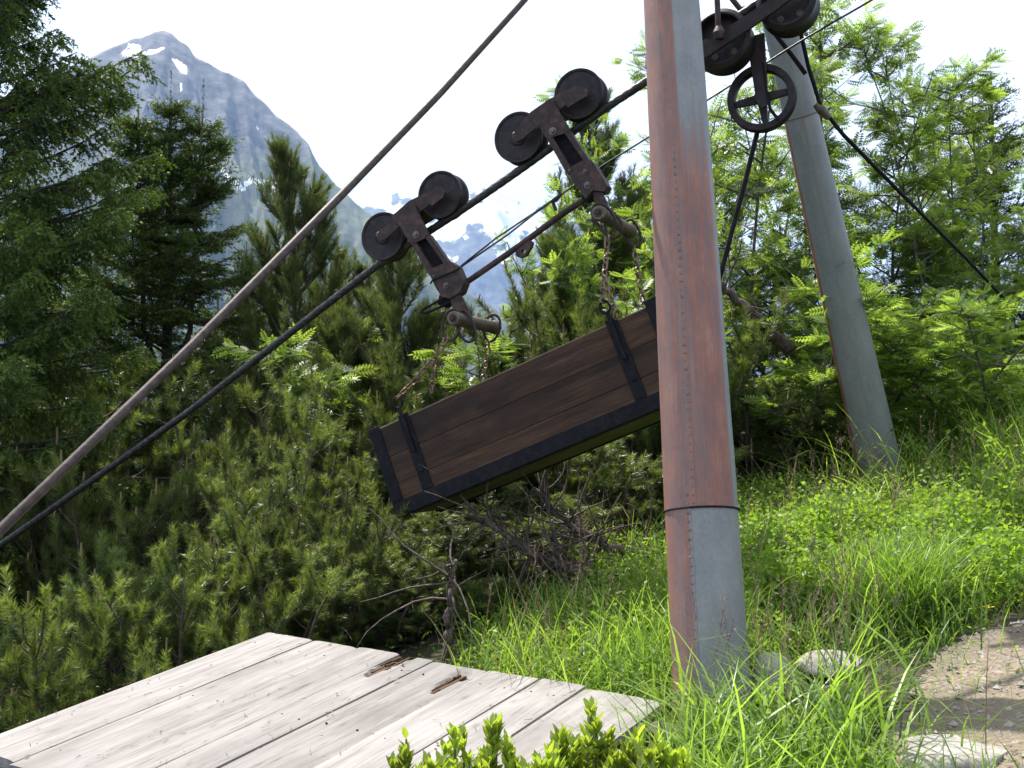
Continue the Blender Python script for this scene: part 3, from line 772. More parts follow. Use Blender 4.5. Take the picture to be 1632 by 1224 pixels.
mb = MB(); mb.tube([onp(686, 452, FO - 0.04), onp(690, 446, FO - 0.045), onp(722, 433, FO - 0.045), onp(732, 428, FO - 0.03), onp(731, 427, -0.02)], 0.005, 6); part('tie_wire', mb, M_BLACK, ta)

# upper trolley
tb = thing('cable_trolley', 'upper two-wheeled cable trolley, nearest the rusty pylon leg', 'trolley', onp(965, 345), 'wheeled trolleys carrying the box')
wheel(tb, 825, 218, 41); wheel(tb, 921, 149, 41)
slab(tb, 'rocker_plate', [(828, 197), (846, 178), (872, 160), (902, 143), (914, 158), (888, 178), (858, 204), (840, 214)], FO, 0.012)
slab(tb, 'axle_arm', [(816, 214), (824, 206), (844, 192), (854, 203), (832, 222), (822, 226), (816, 221)], FO - 0.004, 0.010)
slab(tb, 'axle_arm', [(892, 152), (914, 138), (926, 137), (937, 143), (935, 153), (905, 171)], FO - 0.004, 0.010)
slab(tb, 'rocker_plate', [(828, 197), (846, 178), (872, 160), (902, 143), (914, 158), (888, 178), (858, 204), (840, 214)], 0.10, 0.012)
slab(tb, 'hanger_head', [(851, 186), (856, 179), (876, 166), (881, 159), (885, 168), (908, 205), (907, 210), (872, 221), (868, 217)], FO - 0.03, 0.014)
slab(tb, 'hanger_cap', [(856, 179), (876, 166), (881, 159), (884, 165), (881, 171), (858, 184)], FO - 0.016, 0.24)
slab(tb, 'hanger_strap', [(871, 220), (880, 218), (912, 270), (909, 281), (903, 277)], FO - 0.03, 0.045)
slab(tb, 'hanger_strap', [(899, 211), (907, 207), (940, 257), (932, 259)], FO - 0.03, 0.045)
slab(tb, 'hanger_slot_shade', [(878, 219), (902, 210), (936, 258), (911, 268)], FO + 0.012, 0.008, M_BLACK)  # same painted dark opening between the upper hanger's straps
slab(tb, 'hanger_foot', [(904, 273), (911, 265), (935, 252), (945, 258), (968, 296), (962, 305), (945, 303), (933, 317), (925, 305), (912, 290)], FO - 0.034, 0.075)
slab(tb, 'rod_bracket', [(926, 306), (946, 304), (962, 306), (947, 316), (934, 322), (928, 318)], FO + 0.01, 0.05, M_BLACK)
bolt(tb, 881, 209, FO - 0.03, 0.014); bolt(tb, 936, 295, FO - 0.034, 0.012); bolt(tb, 933, 273, FO - 0.034, 0.008); bolt(tb, 908, 272, FO - 0.034, 0.006)
slab(tb, 'hanger_arm', [(944, 303), (957, 301), (968, 325), (966, 336), (950, 334), (947, 320)], FO - 0.02, 0.016)
bar(tb, 953, 339, -0.265, 0.54, 0.034)
closed_loop(tb, 'shackle', [(950, 326), (964, 327), (977, 342), (981, 354), (974, 369), (966, 373), (955, 361), (946, 348), (943, 335)], -0.20, 0.0075)
closed_loop(tb, 'shackle', [(968, 333), (984, 346), (992, 360), (988, 374), (977, 379), (967, 371), (964, 352)], -0.14, 0.0075)
closed_loop(tb, 'shackle', [(1006, 350), (1015, 360), (1021, 376), (1019, 391), (1010, 393), (1001, 384), (993, 370), (996, 355)], 0.22, 0.0075)

# rod between the trolleys, tie wires
rod = thing('spacer_rod', 'dark iron rod with a drilled lug joining the two trolleys', 'rod', onp(738, 454, -0.07))
mb = MB(); mb.tube(ppoly([(728, 466), (745, 449), (790, 418), (830, 390), (868, 362), (905, 335), (938, 314)], -0.07), 0.0165, 12); part('shaft', mb, M_IRON, rod)
mb = MB()
lug = ppoly([(821, 400), (849, 378), (847, 392), (838, 407), (828, 411), (822, 408)], -0.085)
hc = onp(834, 401, -0.085); hr = 0.013
ang = [math.atan2((p - hc) @ ZZ, (p - hc) @ UU) for p in lug]
outer = []
for k in range(24):
    th_ = -math.pi + 2 * math.pi * k / 24
    dvec = math.cos(th_) * UU + math.sin(th_) * ZZ
    best = 0
    for i in range(len(lug)):
        p, q = lug[i] - hc, lug[(i + 1) % len(lug)] - hc
        A_ = np.array([[dvec @ UU, -((q - p) @ UU)], [dvec @ ZZ, -((q - p) @ ZZ)]])
        if abs(np.linalg.det(A_)) < 1e-12: continue
        t, s = np.linalg.solve(A_, np.array([p @ UU, p @ ZZ]))
        if t > 0 and -1e-6 <= s <= 1 + 1e-6: best = max(best, t)
    outer.append(hc + dvec * max(best, hr + 0.004))
inner = [hc + hr * (math.cos(-math.pi + 2 * math.pi * k / 24) * UU + math.sin(-math.pi + 2 * math.pi * k / 24) * ZZ) for k in range(24)]
v = outer + inner + [p + AA * 0.03 for p in outer] + [p + AA * 0.03 for p in inner]
f = []
for k in range(24):
    l = (k + 1) % 24
    f += [[k, l, 24 + l, 24 + k], [48 + l, 48 + k, 72 + k, 72 + l], [l, k, 48 + k, 48 + l], [24 + k, 24 + l, 72 + l, 72 + k]]
mb.add(v, f); part('lug', mb, M_IRON, rod, 30)
ties = thing('tie_wire', 'pair of thin wires with a clamp running between the two trolleys', 'wire', onp(731, 427, -0.02))
mb = MB(); mb.tube(ppoly([(731, 427), (790, 380), (850, 340), (897, 308)], -0.02), 0.005, 6); part('strand', mb, M_CABLE, ties)
mb = MB(); mb.tube(ppoly([(731, 428), (780, 394), (808, 375), (850, 342), (897, 309)], -0.03), 0.005, 6); part('strand', mb, M_CABLE, ties)
mb = MB(); mb.tube(ppoly([(878, 322), (886, 318), (893, 311)], -0.03), [0.009, 0.015, 0.009], 8); mb.tube(ppoly([(880, 320), (886, 335)], -0.03), 0.009, 6); part('clamp', mb, M_IRON, ties)

# ================================================================== BOX
BOFF = -0.25
TL = onp(591, 690, BOFF); TR = onp(1047, 483, BOFF)
bx = (TR - TL); BL_ = np.linalg.norm(bx); bx /= BL_
bz = np.cross(AA, bx); bz = -bz if bz[2] < 0 else bz
BH = np.linalg.norm(onp(633, 815, BOFF) - TL); BW = 0.50
box = thing('cargo_box', 'long dark brown wooden cargo box with black iron edges hanging tilted from chains', 'box')
Mb = Matrix(((bx[0], AA[0], bz[0], TL[0]), (bx[1], AA[1], bz[1], TL[1]), (bx[2], AA[2], bz[2], TL[2]), (0, 0, 0, 1)))
box.matrix_world = Mb
def bworld(x, y, z): return TL + bx * x + AA * y + bz * z
def blocal(P): q = P - TL; return np.array([q @ bx, q @ AA, q @ bz])
def bpart(name, lo, hi, mat, ch=0.003, parent=None):
    mb = MB(); mb.box(lo, hi, ch); v, f = mb.data()
    return obj(name, link_mesh(name, v, f, mat, None), parent or box)
zs = [0.0, -0.158, -0.305, -BH]
for i in range(3):
    bpart('side_plank', (0.012, 0.004, zs[i + 1] + 0.0008), (BL_ - 0.012, 0.032, zs[i] - 0.0008 * (i > 0)), M_BOXW, 0.0018)
    bpart('side_plank', (0.012, BW - 0.032, zs[i + 1] + 0.0008), (BL_ - 0.012, BW - 0.004, zs[i] - 0.0008 * (i > 0)), M_BOXW, 0.0018)
    for x0 in (0.012, BL_ - 0.04):
        bpart('end_plank', (x0, 0.034, zs[i + 1] + 0.002), (x0 + 0.028, BW - 0.034, zs[i] - 0.002 * (i > 0)), M_BOXW, 0.003)
bpart('sunlit_rim_strip', (0.055, 0.005, 0.0005), (BL_ - 0.055, 0.031, 0.006), M_BOXEDGE, 0.002)  # thin strip puts the sunlit top edge into colour
for k in range(3):
    y0 = 0.012 + k * (BW - 0.024) / 3
    bpart('bottom_plank', (0.016, y0 + 0.002, -BH - 0.026), (BL_ - 0.016, y0 + (BW - 0.024) / 3 - 0.002, -BH - 0.001), M_MOSSW, 0.003)
def angle_iron(name, x0, x1, z0, z1, front=True):
    y = -0.006 if front else BW - 0.002
    return bpart(name, (x0, y, z0), (x1, y + 0.008, z1), M_BLACK, 0.0015)
for fr_ in (True, False):
    angle_iron('corner_iron', -0.008, 0.058, -BH + 0.048, 0.016, fr_)
    angle_iron('corner_iron', BL_ - 0.058, BL_ + 0.008, -BH + 0.048, 0.032, fr_)
    angle_iron('bottom_iron', -0.010, BL_ + 0.010, -BH - 0.030, -BH + 0.046, fr_)
for x0 in (-0.010, BL_ + 0.002):
    bpart('end_iron', (x0, 0.0045, -BH - 0.028), (x0 + 0.008, 0.06, 0.014), M_BLACK, 0.0015)
    bpart('end_iron', (x0, BW - 0.06, -BH - 0.028), (x0 + 0.008, BW - 0.0045, 0.014), M_BLACK, 0.0015)
bpart('under_iron', (-0.008, 0.004, -BH - 0.034), (BL_ + 0.008, 0.05, -BH - 0.0275), M_BLACK, 0.001)
bpart('under_iron', (-0.008, BW - 0.022, -BH - 0.034), (BL_ + 0.008, BW - 0.004, -BH - 0.0275), M_BLACK, 0.001)
eyeF = []; eyeB = []
for (pt, pb) in (((641, 668), (684, 772)), ((976, 513), (1016, 622))):
    a_ = blocal(onp(pt[0], pt[1], BOFF)); b_ = blocal(onp(pb[0], pb[1], BOFF)); xc = (a_[0] + b_[0]) / 2
    for y, s_ in ((-0.006, -1), (BW + 0.006, 1)):
        st = bpart('strap', (xc - 0.031, min(y, y - s_ * 0.0085), -BH + 0.048), (xc + 0.031, max(y, y - s_ * 0.0085), 0.022), M_BLACK, 0.0015)
        mb = MB(); mb.tube([(xc, y + s_ * 0.010, 0.055), (xc, y + s_ * 0.010, -0.19)], 0.0105, 8)
        e = MB(); rg = 0.030
        mb.tube([(xc + rg * math.sin(t) * 0.85, y + s_ * 0.010, 0.055 + rg + rg * -math.cos(t)) for t in np.linspace(0, 2 * math.pi, 21)[:-1]], 0.0075, 8, True)
        v, f = mb.data(); obj('eye_bolt', link_mesh('eye_bolt', v, f, M_BLACK, 50), box)
        for zz in (-0.13, -BH + 0.15):
            mb = MB(); mb.lathe((xc, y, zz), (0, s_, 0), [(-0.001, 0.013), (0.007, 0.012), (0.010, 0.006), (0.010, 0)], 10)
            v, f = mb.data(); obj('rivet', link_mesh('rivet', v, f, M_BLACK, 40), box)
        (eyeF if s_ < 0 else eyeB).append(bworld(xc, y + s_ * 0.010, 0.055 + 2 * rg - 0.006))

# ================================================================== CHAINS
def link_data(name, L=0.052, Wd=0.034, r=0.0048):
    mb = MB(); P = []
    for t in np.linspace(0, math.pi, 9): P.append((L / 2 - Wd / 2 + math.sin(t) * (Wd / 2 - r), math.cos(t) * (Wd / 2 - r), 0))
    for t in np.linspace(math.pi, 2 * math.pi, 9): P.append((-L / 2 + Wd / 2 + math.sin(t) * (Wd / 2 - r), math.cos(t) * (Wd / 2 - r), 0))
    mb.tube(P, r, 6, True); v, f = mb.data(); return link_mesh(name, v, f, M_CHAIN, 60)
LINK = link_data('link')
def chain(label, pts, group, seed=0, pitch=0.0385):
    P = np.asarray(pts, float); d = np.concatenate([[0], np.cumsum(np.linalg.norm(np.diff(P, axis=0), axis=1))])
    n = max(2, round(d[-1] / pitch)); rng = random.Random(seed)
    root = thing('hanging_chain', label, 'chain', P[-1], group)
    for i in range(n):
        s = (i + 0.5) * d[-1] / n
        c = np.array([np.interp(s, d, P[:, k]) for k in range(3)]); c2 = np.array([np.interp(min(d[-1], s + 0.01), d, P[:, k]) for k in range(3)]); c1 = np.array([np.interp(max(0, s - 0.01), d, P[:, k]) for k in range(3)])
        t = (c2 - c1) / np.linalg.norm(c2 - c1)
        ref = AA if abs(t @ AA) < 0.9 else UU
        y = np.cross(ref, t); y /= np.linalg.norm(y); z = np.cross(t, y)
        a = (math.pi / 2) * (i % 2) + R_(38) + rng.uniform(-0.25, 0.25)
        y2 = math.cos(a) * y + math.sin(a) * z; z2 = np.cross(t, y2)
        o = obj('link', LINK, root)
        c = c - P[-1]
        o.matrix_local = Matrix(((t[0], y2[0], z2[0], c[0]), (t[1], y2[1], z2[1], c[1]), (t[2], y2[2], z2[2], c[2]), (0, 0, 0, 1)))
CG = 'chains holding the box'
chain('rusty chain slanting down left from the lower trolley to the box', [onp(712, 541, -0.20), onp(690, 574, -0.21), onp(662, 606, -0.225), eyeF[0]], CG, 1)
chain('rusty chain from the far end of the lower cross bar, going behind the box rim', [onp(780, 543, 0.22), onp(775, 575, 0.22), onp(768, 612, 0.22), onp(748, 645, 0.22), eyeB[0]], CG, 2)
chain('short loose chain tail dangling free left of the lower cross bar', [onp(697, 568, -0.21), onp(693, 585, -0.19), onp(689, 606, -0.19), onp(688, 628, -0.19)], CG, 3)
chain('bright steel chain dropping straight from the upper cross bar to the box', [onp(968, 373, -0.2), onp(966, 410, -0.21), onp(962, 450, -0.23), onp(960, 478, -0.24), eyeF[1]], CG, 4)
chain('second strand of chain doubled beside the bright one above the near right eye', [onp(962, 440, -0.25), onp(968, 462, -0.26), onp(975, 482, -0.26), onp(984, 496, -0.26), onp(980, 508, -0.26)], CG, 5)
chain('dark chain from the far end of the upper cross bar beside the pylon leg', [onp(1010, 394, 0.22), onp(1016, 430, 0.22), onp(1022, 465, 0.22), onp(1030, 500, 0.22), eyeB[1]], CG, 6)

# ================================================================== ROLLERS ON THE PYLON
rb_ = thing('roller_battery', 'dark pair of saddle rollers on a slanting beam between the pylon legs', 'rollers', onp(1172, 110))
RO = -0.12
def saddle_wheel(px, py, rpx):
    c = onp(px, py, RO); r = rpx / pxw(c); h = 0.075; mb = MB()
    mb.lathe(c, AA, [(-h * 0.2, 0), (-h * 0.2, r * 0.68), (-h * 0.3, r * 0.74), (-h, r * 0.80), (-h, r * 0.86), (-h * 0.8, r), (-h * 0.4, r * 0.93), (h * 0.4, r * 0.93), (h * 0.8, r), (h, r * 0.86), (h * 0.2, r * 0.7), (h * 0.2, 0)], 60)
    w_ = part('wheel', mb, M_WHEEL, rb_, 30)
    for k in range(5):
        a = k * 2 * math.pi / 5 + 0.5; mb = MB(); q = c + r * 0.55 * (math.cos(a) * UU + math.sin(a) * ZZ)
        mb.lathe(q, -AA, [(h * 0.1, 0.016), (h * 0.2 + 0.003, 0.016), (h * 0.2 + 0.0035, 0)], 12); part('rivet', mb, M_BAR, w_, 30)
saddle_wheel(1152, 68, 48); saddle_wheel(1256, 8, 47)
slab(rb_, 'beam', [(1085, 94), (1119, 70), (1201, 16), (1262, -26), (1284, -20), (1233, 18), (1190, 48), (1122, 93), (1094, 112)], RO - 0.13, 0.02, M_DARKIRON)
slab(rb_, 'beam', [(1085, 94), (1119, 70), (1201, 16), (1262, -26), (1284, -20), (1233, 18), (1190, 48), (1122, 93), (1094, 112)], RO + 0.10, 0.02, M_DARKIRON)
mb = MB(); mb.tube(ppoly([(1143, -140), (1143, 0), (1145, 46)], RO - 0.16), 0.0135, 10); part('rod', mb, M_IRON, rb_)
mb = MB(); mb.lathe(onp(1146, 52, RO - 0.16), np.array([0, 0, 1.0]), [(-0.03, 0), (-0.03, 0.02), (0.0, 0.03), (0.018, 0.022), (0.03, 0.015), (0.03, 0)], 12); part('rod_end', mb, M_IRON, rb_)
mb = MB(); mb.tube(ppoly([(1120, -60), (1180, 15), (1212, 2), (1225, -80)], 0.1), 0.014, 8); part('bracket_wire', mb, M_IRON, rb_)

pu = thing('spoked_pulley', 'dark four-spoked pulley wheel hanging below the rollers between the legs', 'pulley', onp(1214, 212, 0.0))
pc = onp(1214, 157, 0.0); pr = 54 / pxw(pc)
mb = MB(); hw = 0.030
ringp = [(-hw, pr * 0.80), (-hw, pr * 0.98), (-hw * 0.8, pr), (-hw * 0.3, pr * 0.93), (hw * 0.3, pr * 0.93), (hw * 0.8, pr), (hw, pr * 0.98), (hw, pr * 0.80), (hw * 0.6, pr * 0.775), (-hw * 0.6, pr * 0.775), (-hw, pr * 0.80)]
mb.lathe(pc, AA, ringp, 56); part('rim', mb, M_WHEEL, pu, 30)
for k in range(4):
    a = R_(8) + k * math.pi / 2; d_ = math.cos(a) * UU + math.sin(a) * ZZ; e_ = -math.sin(a) * UU + math.cos(a) * ZZ
    mb = MB()
    w0, w1 = 0.022, 0.013
    mb.prism([pc + d_ * 0.015 - e_ * w0 - AA * 0.012, pc + d_ * 0.015 + e_ * w0 - AA * 0.012, pc + d_ * pr * 0.8 + e_ * w1 - AA * 0.012, pc + d_ * pr * 0.8 - e_ * w1 - AA * 0.012], AA * 0.024)
    part('spoke', mb, M_WHEEL, pu, 20)
mb = MB(); mb.lathe(pc, AA, [(-0.045, 0), (-0.045, 0.016), (-0.04, 0.03), (0.04, 0.03), (0.045, 0)], 20); part('hub', mb, M_WHEEL, pu, 30)
slab(pu, 'fork', [(1190, 60), (1218, 52), (1222, 120), (1224, 165), (1214, 172), (1205, 160), (1197, 110)], -0.055, 0.012, M_DARKIRON)
slab(pu, 'fork', [(1190, 60), (1218, 52), (1222, 120), (1224, 165), (1214, 172), (1205, 160), (1197, 110)], 0.045, 0.012, M_DARKIRON)
mb = MB(); mb.tube(ppoly([(1216, 100), (1222, 150), (1228, 175), (1240, 190)], -0.05), 0.008, 6); part('keeper', mb, M_BLACK, pu)
mb = MB(); mb.tube(ppoly([(1207, 210), (1190, 280), (1170, 355), (1150, 432), (1128, 510)], 0.05), 0.0125, 10)
v, f = mb.data(); o = obj('stay_rope', link_mesh('stay_rope', v - v[0], f, M_BLACK, 60)); o.location = v[0]; tag(o, 'dark rope slanting down from the pulley behind the near leg', 'rope')

# ================================================================== PLATFORM
c1 = np.array([1134, -182.0, 1750]); c2 = np.array([-2701, -1.4, 1750])
cam2w = lambda c: RT * c[0] - UP * c[1] + FW * c[2]
px_ = cam2w(c1); px_ /= np.linalg.norm(px_)
py_ = cam2w(c2); py_ /= np.linalg.norm(py_); py_ = py_ - px_ * (py_ @ px_); py_ /= np.linalg.norm(py_)
pz_ = np.cross(px_, py_); 
PK = at(1057, 1116, 3.9)                                # far right corner of the boards
def onplat(x, y):
    r = ray(x, y); return CAM + r * (((PK - CAM) @ pz_) / (r @ pz_))
def plocal(P): q = P - PK; return np.array([q @ px_, q @ py_, q @ pz_])
plat = thing('wooden_platform', 'low platform of sun-bleached grey boards in front of the pines', 'platform')
Mp = Matrix(((px_[0], py_[0], pz_[0], PK[0]), (px_[1], py_[1], pz_[1], PK[1]), (px_[2], py_[2], pz_[2], PK[2]), (0, 0, 0, 1)))
plat.matrix_world = Mp
seams = [plocal(onplat(x, y))[1] for x, y in ((1057, 1116), (937, 1090), (868, 1077), (790, 1063), (697, 1049), (640, 1041), (577, 1029), (506, 1017), (434, 1004))]
seams = [seams[0] - 0.24] + seams
near_x = plocal(onplat(30, 1217))[0]
def plank(y0, y1, x0, x1, i, rot=None):
    nx, ny = 90, 14; th = 0.036
    rng = random.Random(90 + i)
    gap = 0.0022; a, b = y0 + gap, y1 - gap
    X = np.linspace(x0, x1, nx); yy = np.linspace(0, 1, ny)
    XX, YN = np.meshgrid(X, yy, indexing='ij'); 
    lo = a + 0.005 * (fbm(X * 3, X * 0 + i, 5 + i, 3) - 0.5); hi = b + 0.005 * (fbm(X * 3, X * 0 + i + 7, 15 + i, 3) - 0.5)
    YY = lo[:, None] + (hi - lo)[:, None] * YN
    cup = rng.uniform(-0.005, 0.004)
    Z = cup * (2 * YN - 1) ** 2 + 0.004 * (fbm(XX * 1.7, YY * 6, 60 + i, 3) - 0.5) + rng.uniform(-0.004, 0.004)
    Z = Z - 0.003 * ((YN < 0.01) | (YN > 0.99)) 
    if rot is not None: Z = Z + rot(XX, YY, YN)
    # ragged far ends
    XX = XX + (XX == x1) * 0.006 * (fbm(YY * 30, YY * 0, 33 + i, 2) - 0.5)
    top = np.stack([XX, YY, Z], -1).reshape(-1, 3); bot = np.stack([XX, YY, 0 * Z - th], -1).reshape(-1, 3)
    idx = np.arange(nx * ny).reshape(nx, ny); o_ = nx * ny
    q = np.stack([idx[:-1, :-1], idx[1:, :-1], idx[1:, 1:], idx[:-1, 1:]], -1).reshape(-1, 4)
    qb = q[:, ::-1] + o_
    f = q.tolist() + qb.tolist()
    edge = list(idx[:, 0]) + list(idx[-1, 1:]) + list(idx[-2::-1, -1]) + list(idx[0, -2:0:-1])
    for k in range(len(edge)):
        e, g = int(edge[k]), int(edge[(k + 1) % len(edge)]); f.append([g, e, e + o_, g + o_])
    ob = obj('plank', link_mesh('plank', np.vstack([top, bot]), f, M_DECK, 35), plat)
    return ob, XX, YY, Z
HOLE1 = plocal(onplat(622, 1056)); HOLE2 = plocal(onplat(716, 1087))
HA = plocal(onplat(648, 1043)); HB = plocal(onplat(583, 1078))
HC = plocal(onplat(744, 1072)); HD = plocal(onplat(678, 1105))
def gouge(A, B, w0, depth):
    def fn(X, Y, YN):
        d = B[:2] - A[:2]; L2 = d @ d
        s = ((X - A[0]) * d[0] + (Y - A[1]) * d[1]) / L2
        sc_ = np.clip(s, 0, 1)
        dist = np.hypot(X - A[0] - sc_ * d[0], Y - A[1] - sc_ * d[1])
        wd = w0 * (1 - sc_ ** 1.5 * 0.9) * (0.6 + 0.9 * fbm(X * 14, Y * 20, 71, 3))
        return -depth * sstep(wd, wd * 0.45, dist)
    return fn
gs = {}
planks = []
for i in range(len(seams) - 1):
    y0, y1 = seams[i], seams[i + 1]
    ymid = lambda H: y0 - 0.012 < H[1] < y1 + 0.012
    fns = []
    if ymid(HA) or ymid(HB): fns.append(gouge(HA, HB, 0.055, 0.034))
    if ymid(HC) or ymid(HD): fns.append(gouge(HC, HD, 0.045, 0.02))
    rot = (lambda fs: (lambda X, Y, Z: sum(f_(X, Y, Z) for f_ in fs)))(fns) if fns else None
    far = 0.0 + random.Random(i).uniform(-0.006, 0.012) - (0.0 if i else 0.45)
    ob, X, Y, Z = plank(y0, y1, near_x + random.Random(i + 50).uniform(-0.02, 0.02), far, i, rot)
# splinters of red-brown rot in the two hollows
def splinters(A, B, n, w_, seed):
    rng = random.Random(seed); mb = MB(); d = B - A
    for k in range(n):
        s = rng.uniform(0.0, 0.7); L = rng.uniform(0.03, 0.12); o_ = rng.uniform(-w_, w_) * (1 - s * 0.8)
        x = A[0] + d[0] * s; y = A[1] + d[1] * s + o_; z = rng.uniform(-0.022, -0.004); th = rng.uniform(0.002, 0.007)
        mb.box((x - L, y - th, z - 0.02), (x, y + th, z))
    v, f = mb.data(); o = obj('splintered_rot', link_mesh('splintered_rot', v, f, M_ROT, None), plat); o['kind'] = 'stuff'
splinters(HA, HB, 44, 0.034, 5); splinters(HC, HD, 34, 0.028, 6)
ymn, ymx = seams[0], seams[-1]
for x0 in (near_x + 0.12, near_x / 2, -0.14):
    mb = MB(); mb.box((x0 - 0.05, ymn + 0.03, -0.15), (x0 + 0.05, ymx - 0.03, -0.0375), 0.004); v, f = mb.data()
    obj('joist', link_mesh('joist', v, f, M_BEAM, None), plat)
    for yy in np.linspace(ymn + 0.12, ymx - 0.15, 3):
        mb = MB(); mb.box((x0 - 0.045, yy - 0.05, -1.3), (x0 + 0.045, yy + 0.05, -0.151), 0.004); v, f = mb.data()
        obj('post', link_mesh('post', v, f, M_BEAM, None), plat)
rng = random.Random(3)
for i in range(len(seams) - 1):
    for x0 in (near_x + 0.12, near_x / 2, -0.14):
        if i == 0 and x0 > -0.3: continue
        for t in (0.25, 0.75):
            y = seams[i] + (seams[i + 1] - seams[i]) * t + rng.uniform(-0.01, 0.01); x = x0 + rng.uniform(-0.012, 0.012)
            mb = MB(); mb.lathe((x, y, 0.0), (0, 0, 1), [(-0.006, 0.004), (0.002, 0.004), (0.003, 0)], 8); v, f = mb.data()
            obj('nail', link_mesh('nail', v, f, M_BLACK, None), plat)

# ================================================================== VEGETATION
def nrm(v): return v / (np.linalg.norm(v, axis=-1, keepdims=True) + 1e-12)
def needles(P0, P1, n, length, width, ang, rng, tint0, tipfwd=0.35):
    """needle triangles round shoots P0->P1 (S,3); returns (S*n,3,3), tint (S*n)"""
    S = len(P0); ax = nrm(P1 - P0)
    ref = np.where(np.abs(ax[:, 2:3]) < 0.9, np.array([[0, 0, 1.0]]), np.array([[1.0, 0, 0]]))
    e1 = nrm(np.cross(ax, ref)); e2 = np.cross(ax, e1)
    t = rng.random((S, n)) ** 0.85; ph = rng.random((S, n)) * 2 * math.pi
    a = ang * (1 - tipfwd * t) * (0.75 + 0.5 * rng.random((S, n)))
    d = ax[:, None] * np.cos(a)[..., None] + (e1[:, None] * np.cos(ph)[..., None] + e2[:, None] * np.sin(ph)[..., None]) * np.sin(a)[..., None]
    b = P0[:, None] + (P1 - P0)[:, None] * t[..., None]
    L = length * (0.7 + 0.5 * rng.random((S, n)))
    sd = nrm(np.cross(d, rng.normal(size=(S, n, 3)))) * (width / 2)
    tip = b + d * L[..., None]
    V = np.stack([b - sd, b + sd, tip], 2).reshape(-1, 3, 3)
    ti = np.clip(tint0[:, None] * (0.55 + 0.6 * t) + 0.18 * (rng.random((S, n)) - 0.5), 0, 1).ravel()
    return V, ti
def curve(p0, d0, L, bend, n=7, wig=0.0, rng=None):
    """polyline from p0 along d0, bending by vector bend over its length"""
    p = np.array(p0, float); d = np.array(d0, float); out = [p.copy()]
    for i in range(n - 1):
        d = d + np.array(bend) / (n - 1)
        if wig and rng is not None: d = d + rng.normal(size=3) * wig
        d = d / np.linalg.norm(d); p = p + d * L / (n - 1); out.append(p.copy())
    return np.array(out)
def finish(root, trunk, tm, crown_name, V, T, cm, extra=None):
    if trunk is not None:
        v, f = trunk.data(); obj('trunk' if crown_name == 'crown' else 'stems', link_mesh('trunk', v, f, tm, 180), root)
    obj(crown_name, fast_mesh(crown_name, V, V.shape[1], cm, T), root)
    if extra is not None and extra.n:
        v, f = extra.data(); o = obj('candles', link_mesh('candles', v, f, M_CANDLE, 60), root); o['kind'] = 'stuff'
        a = o.data.attributes.new('tint', 'FLOAT', 'POINT'); a.data.foreach_set('value', np.random.default_rng(1).random(len(v)).astype(np.float32))
    return root

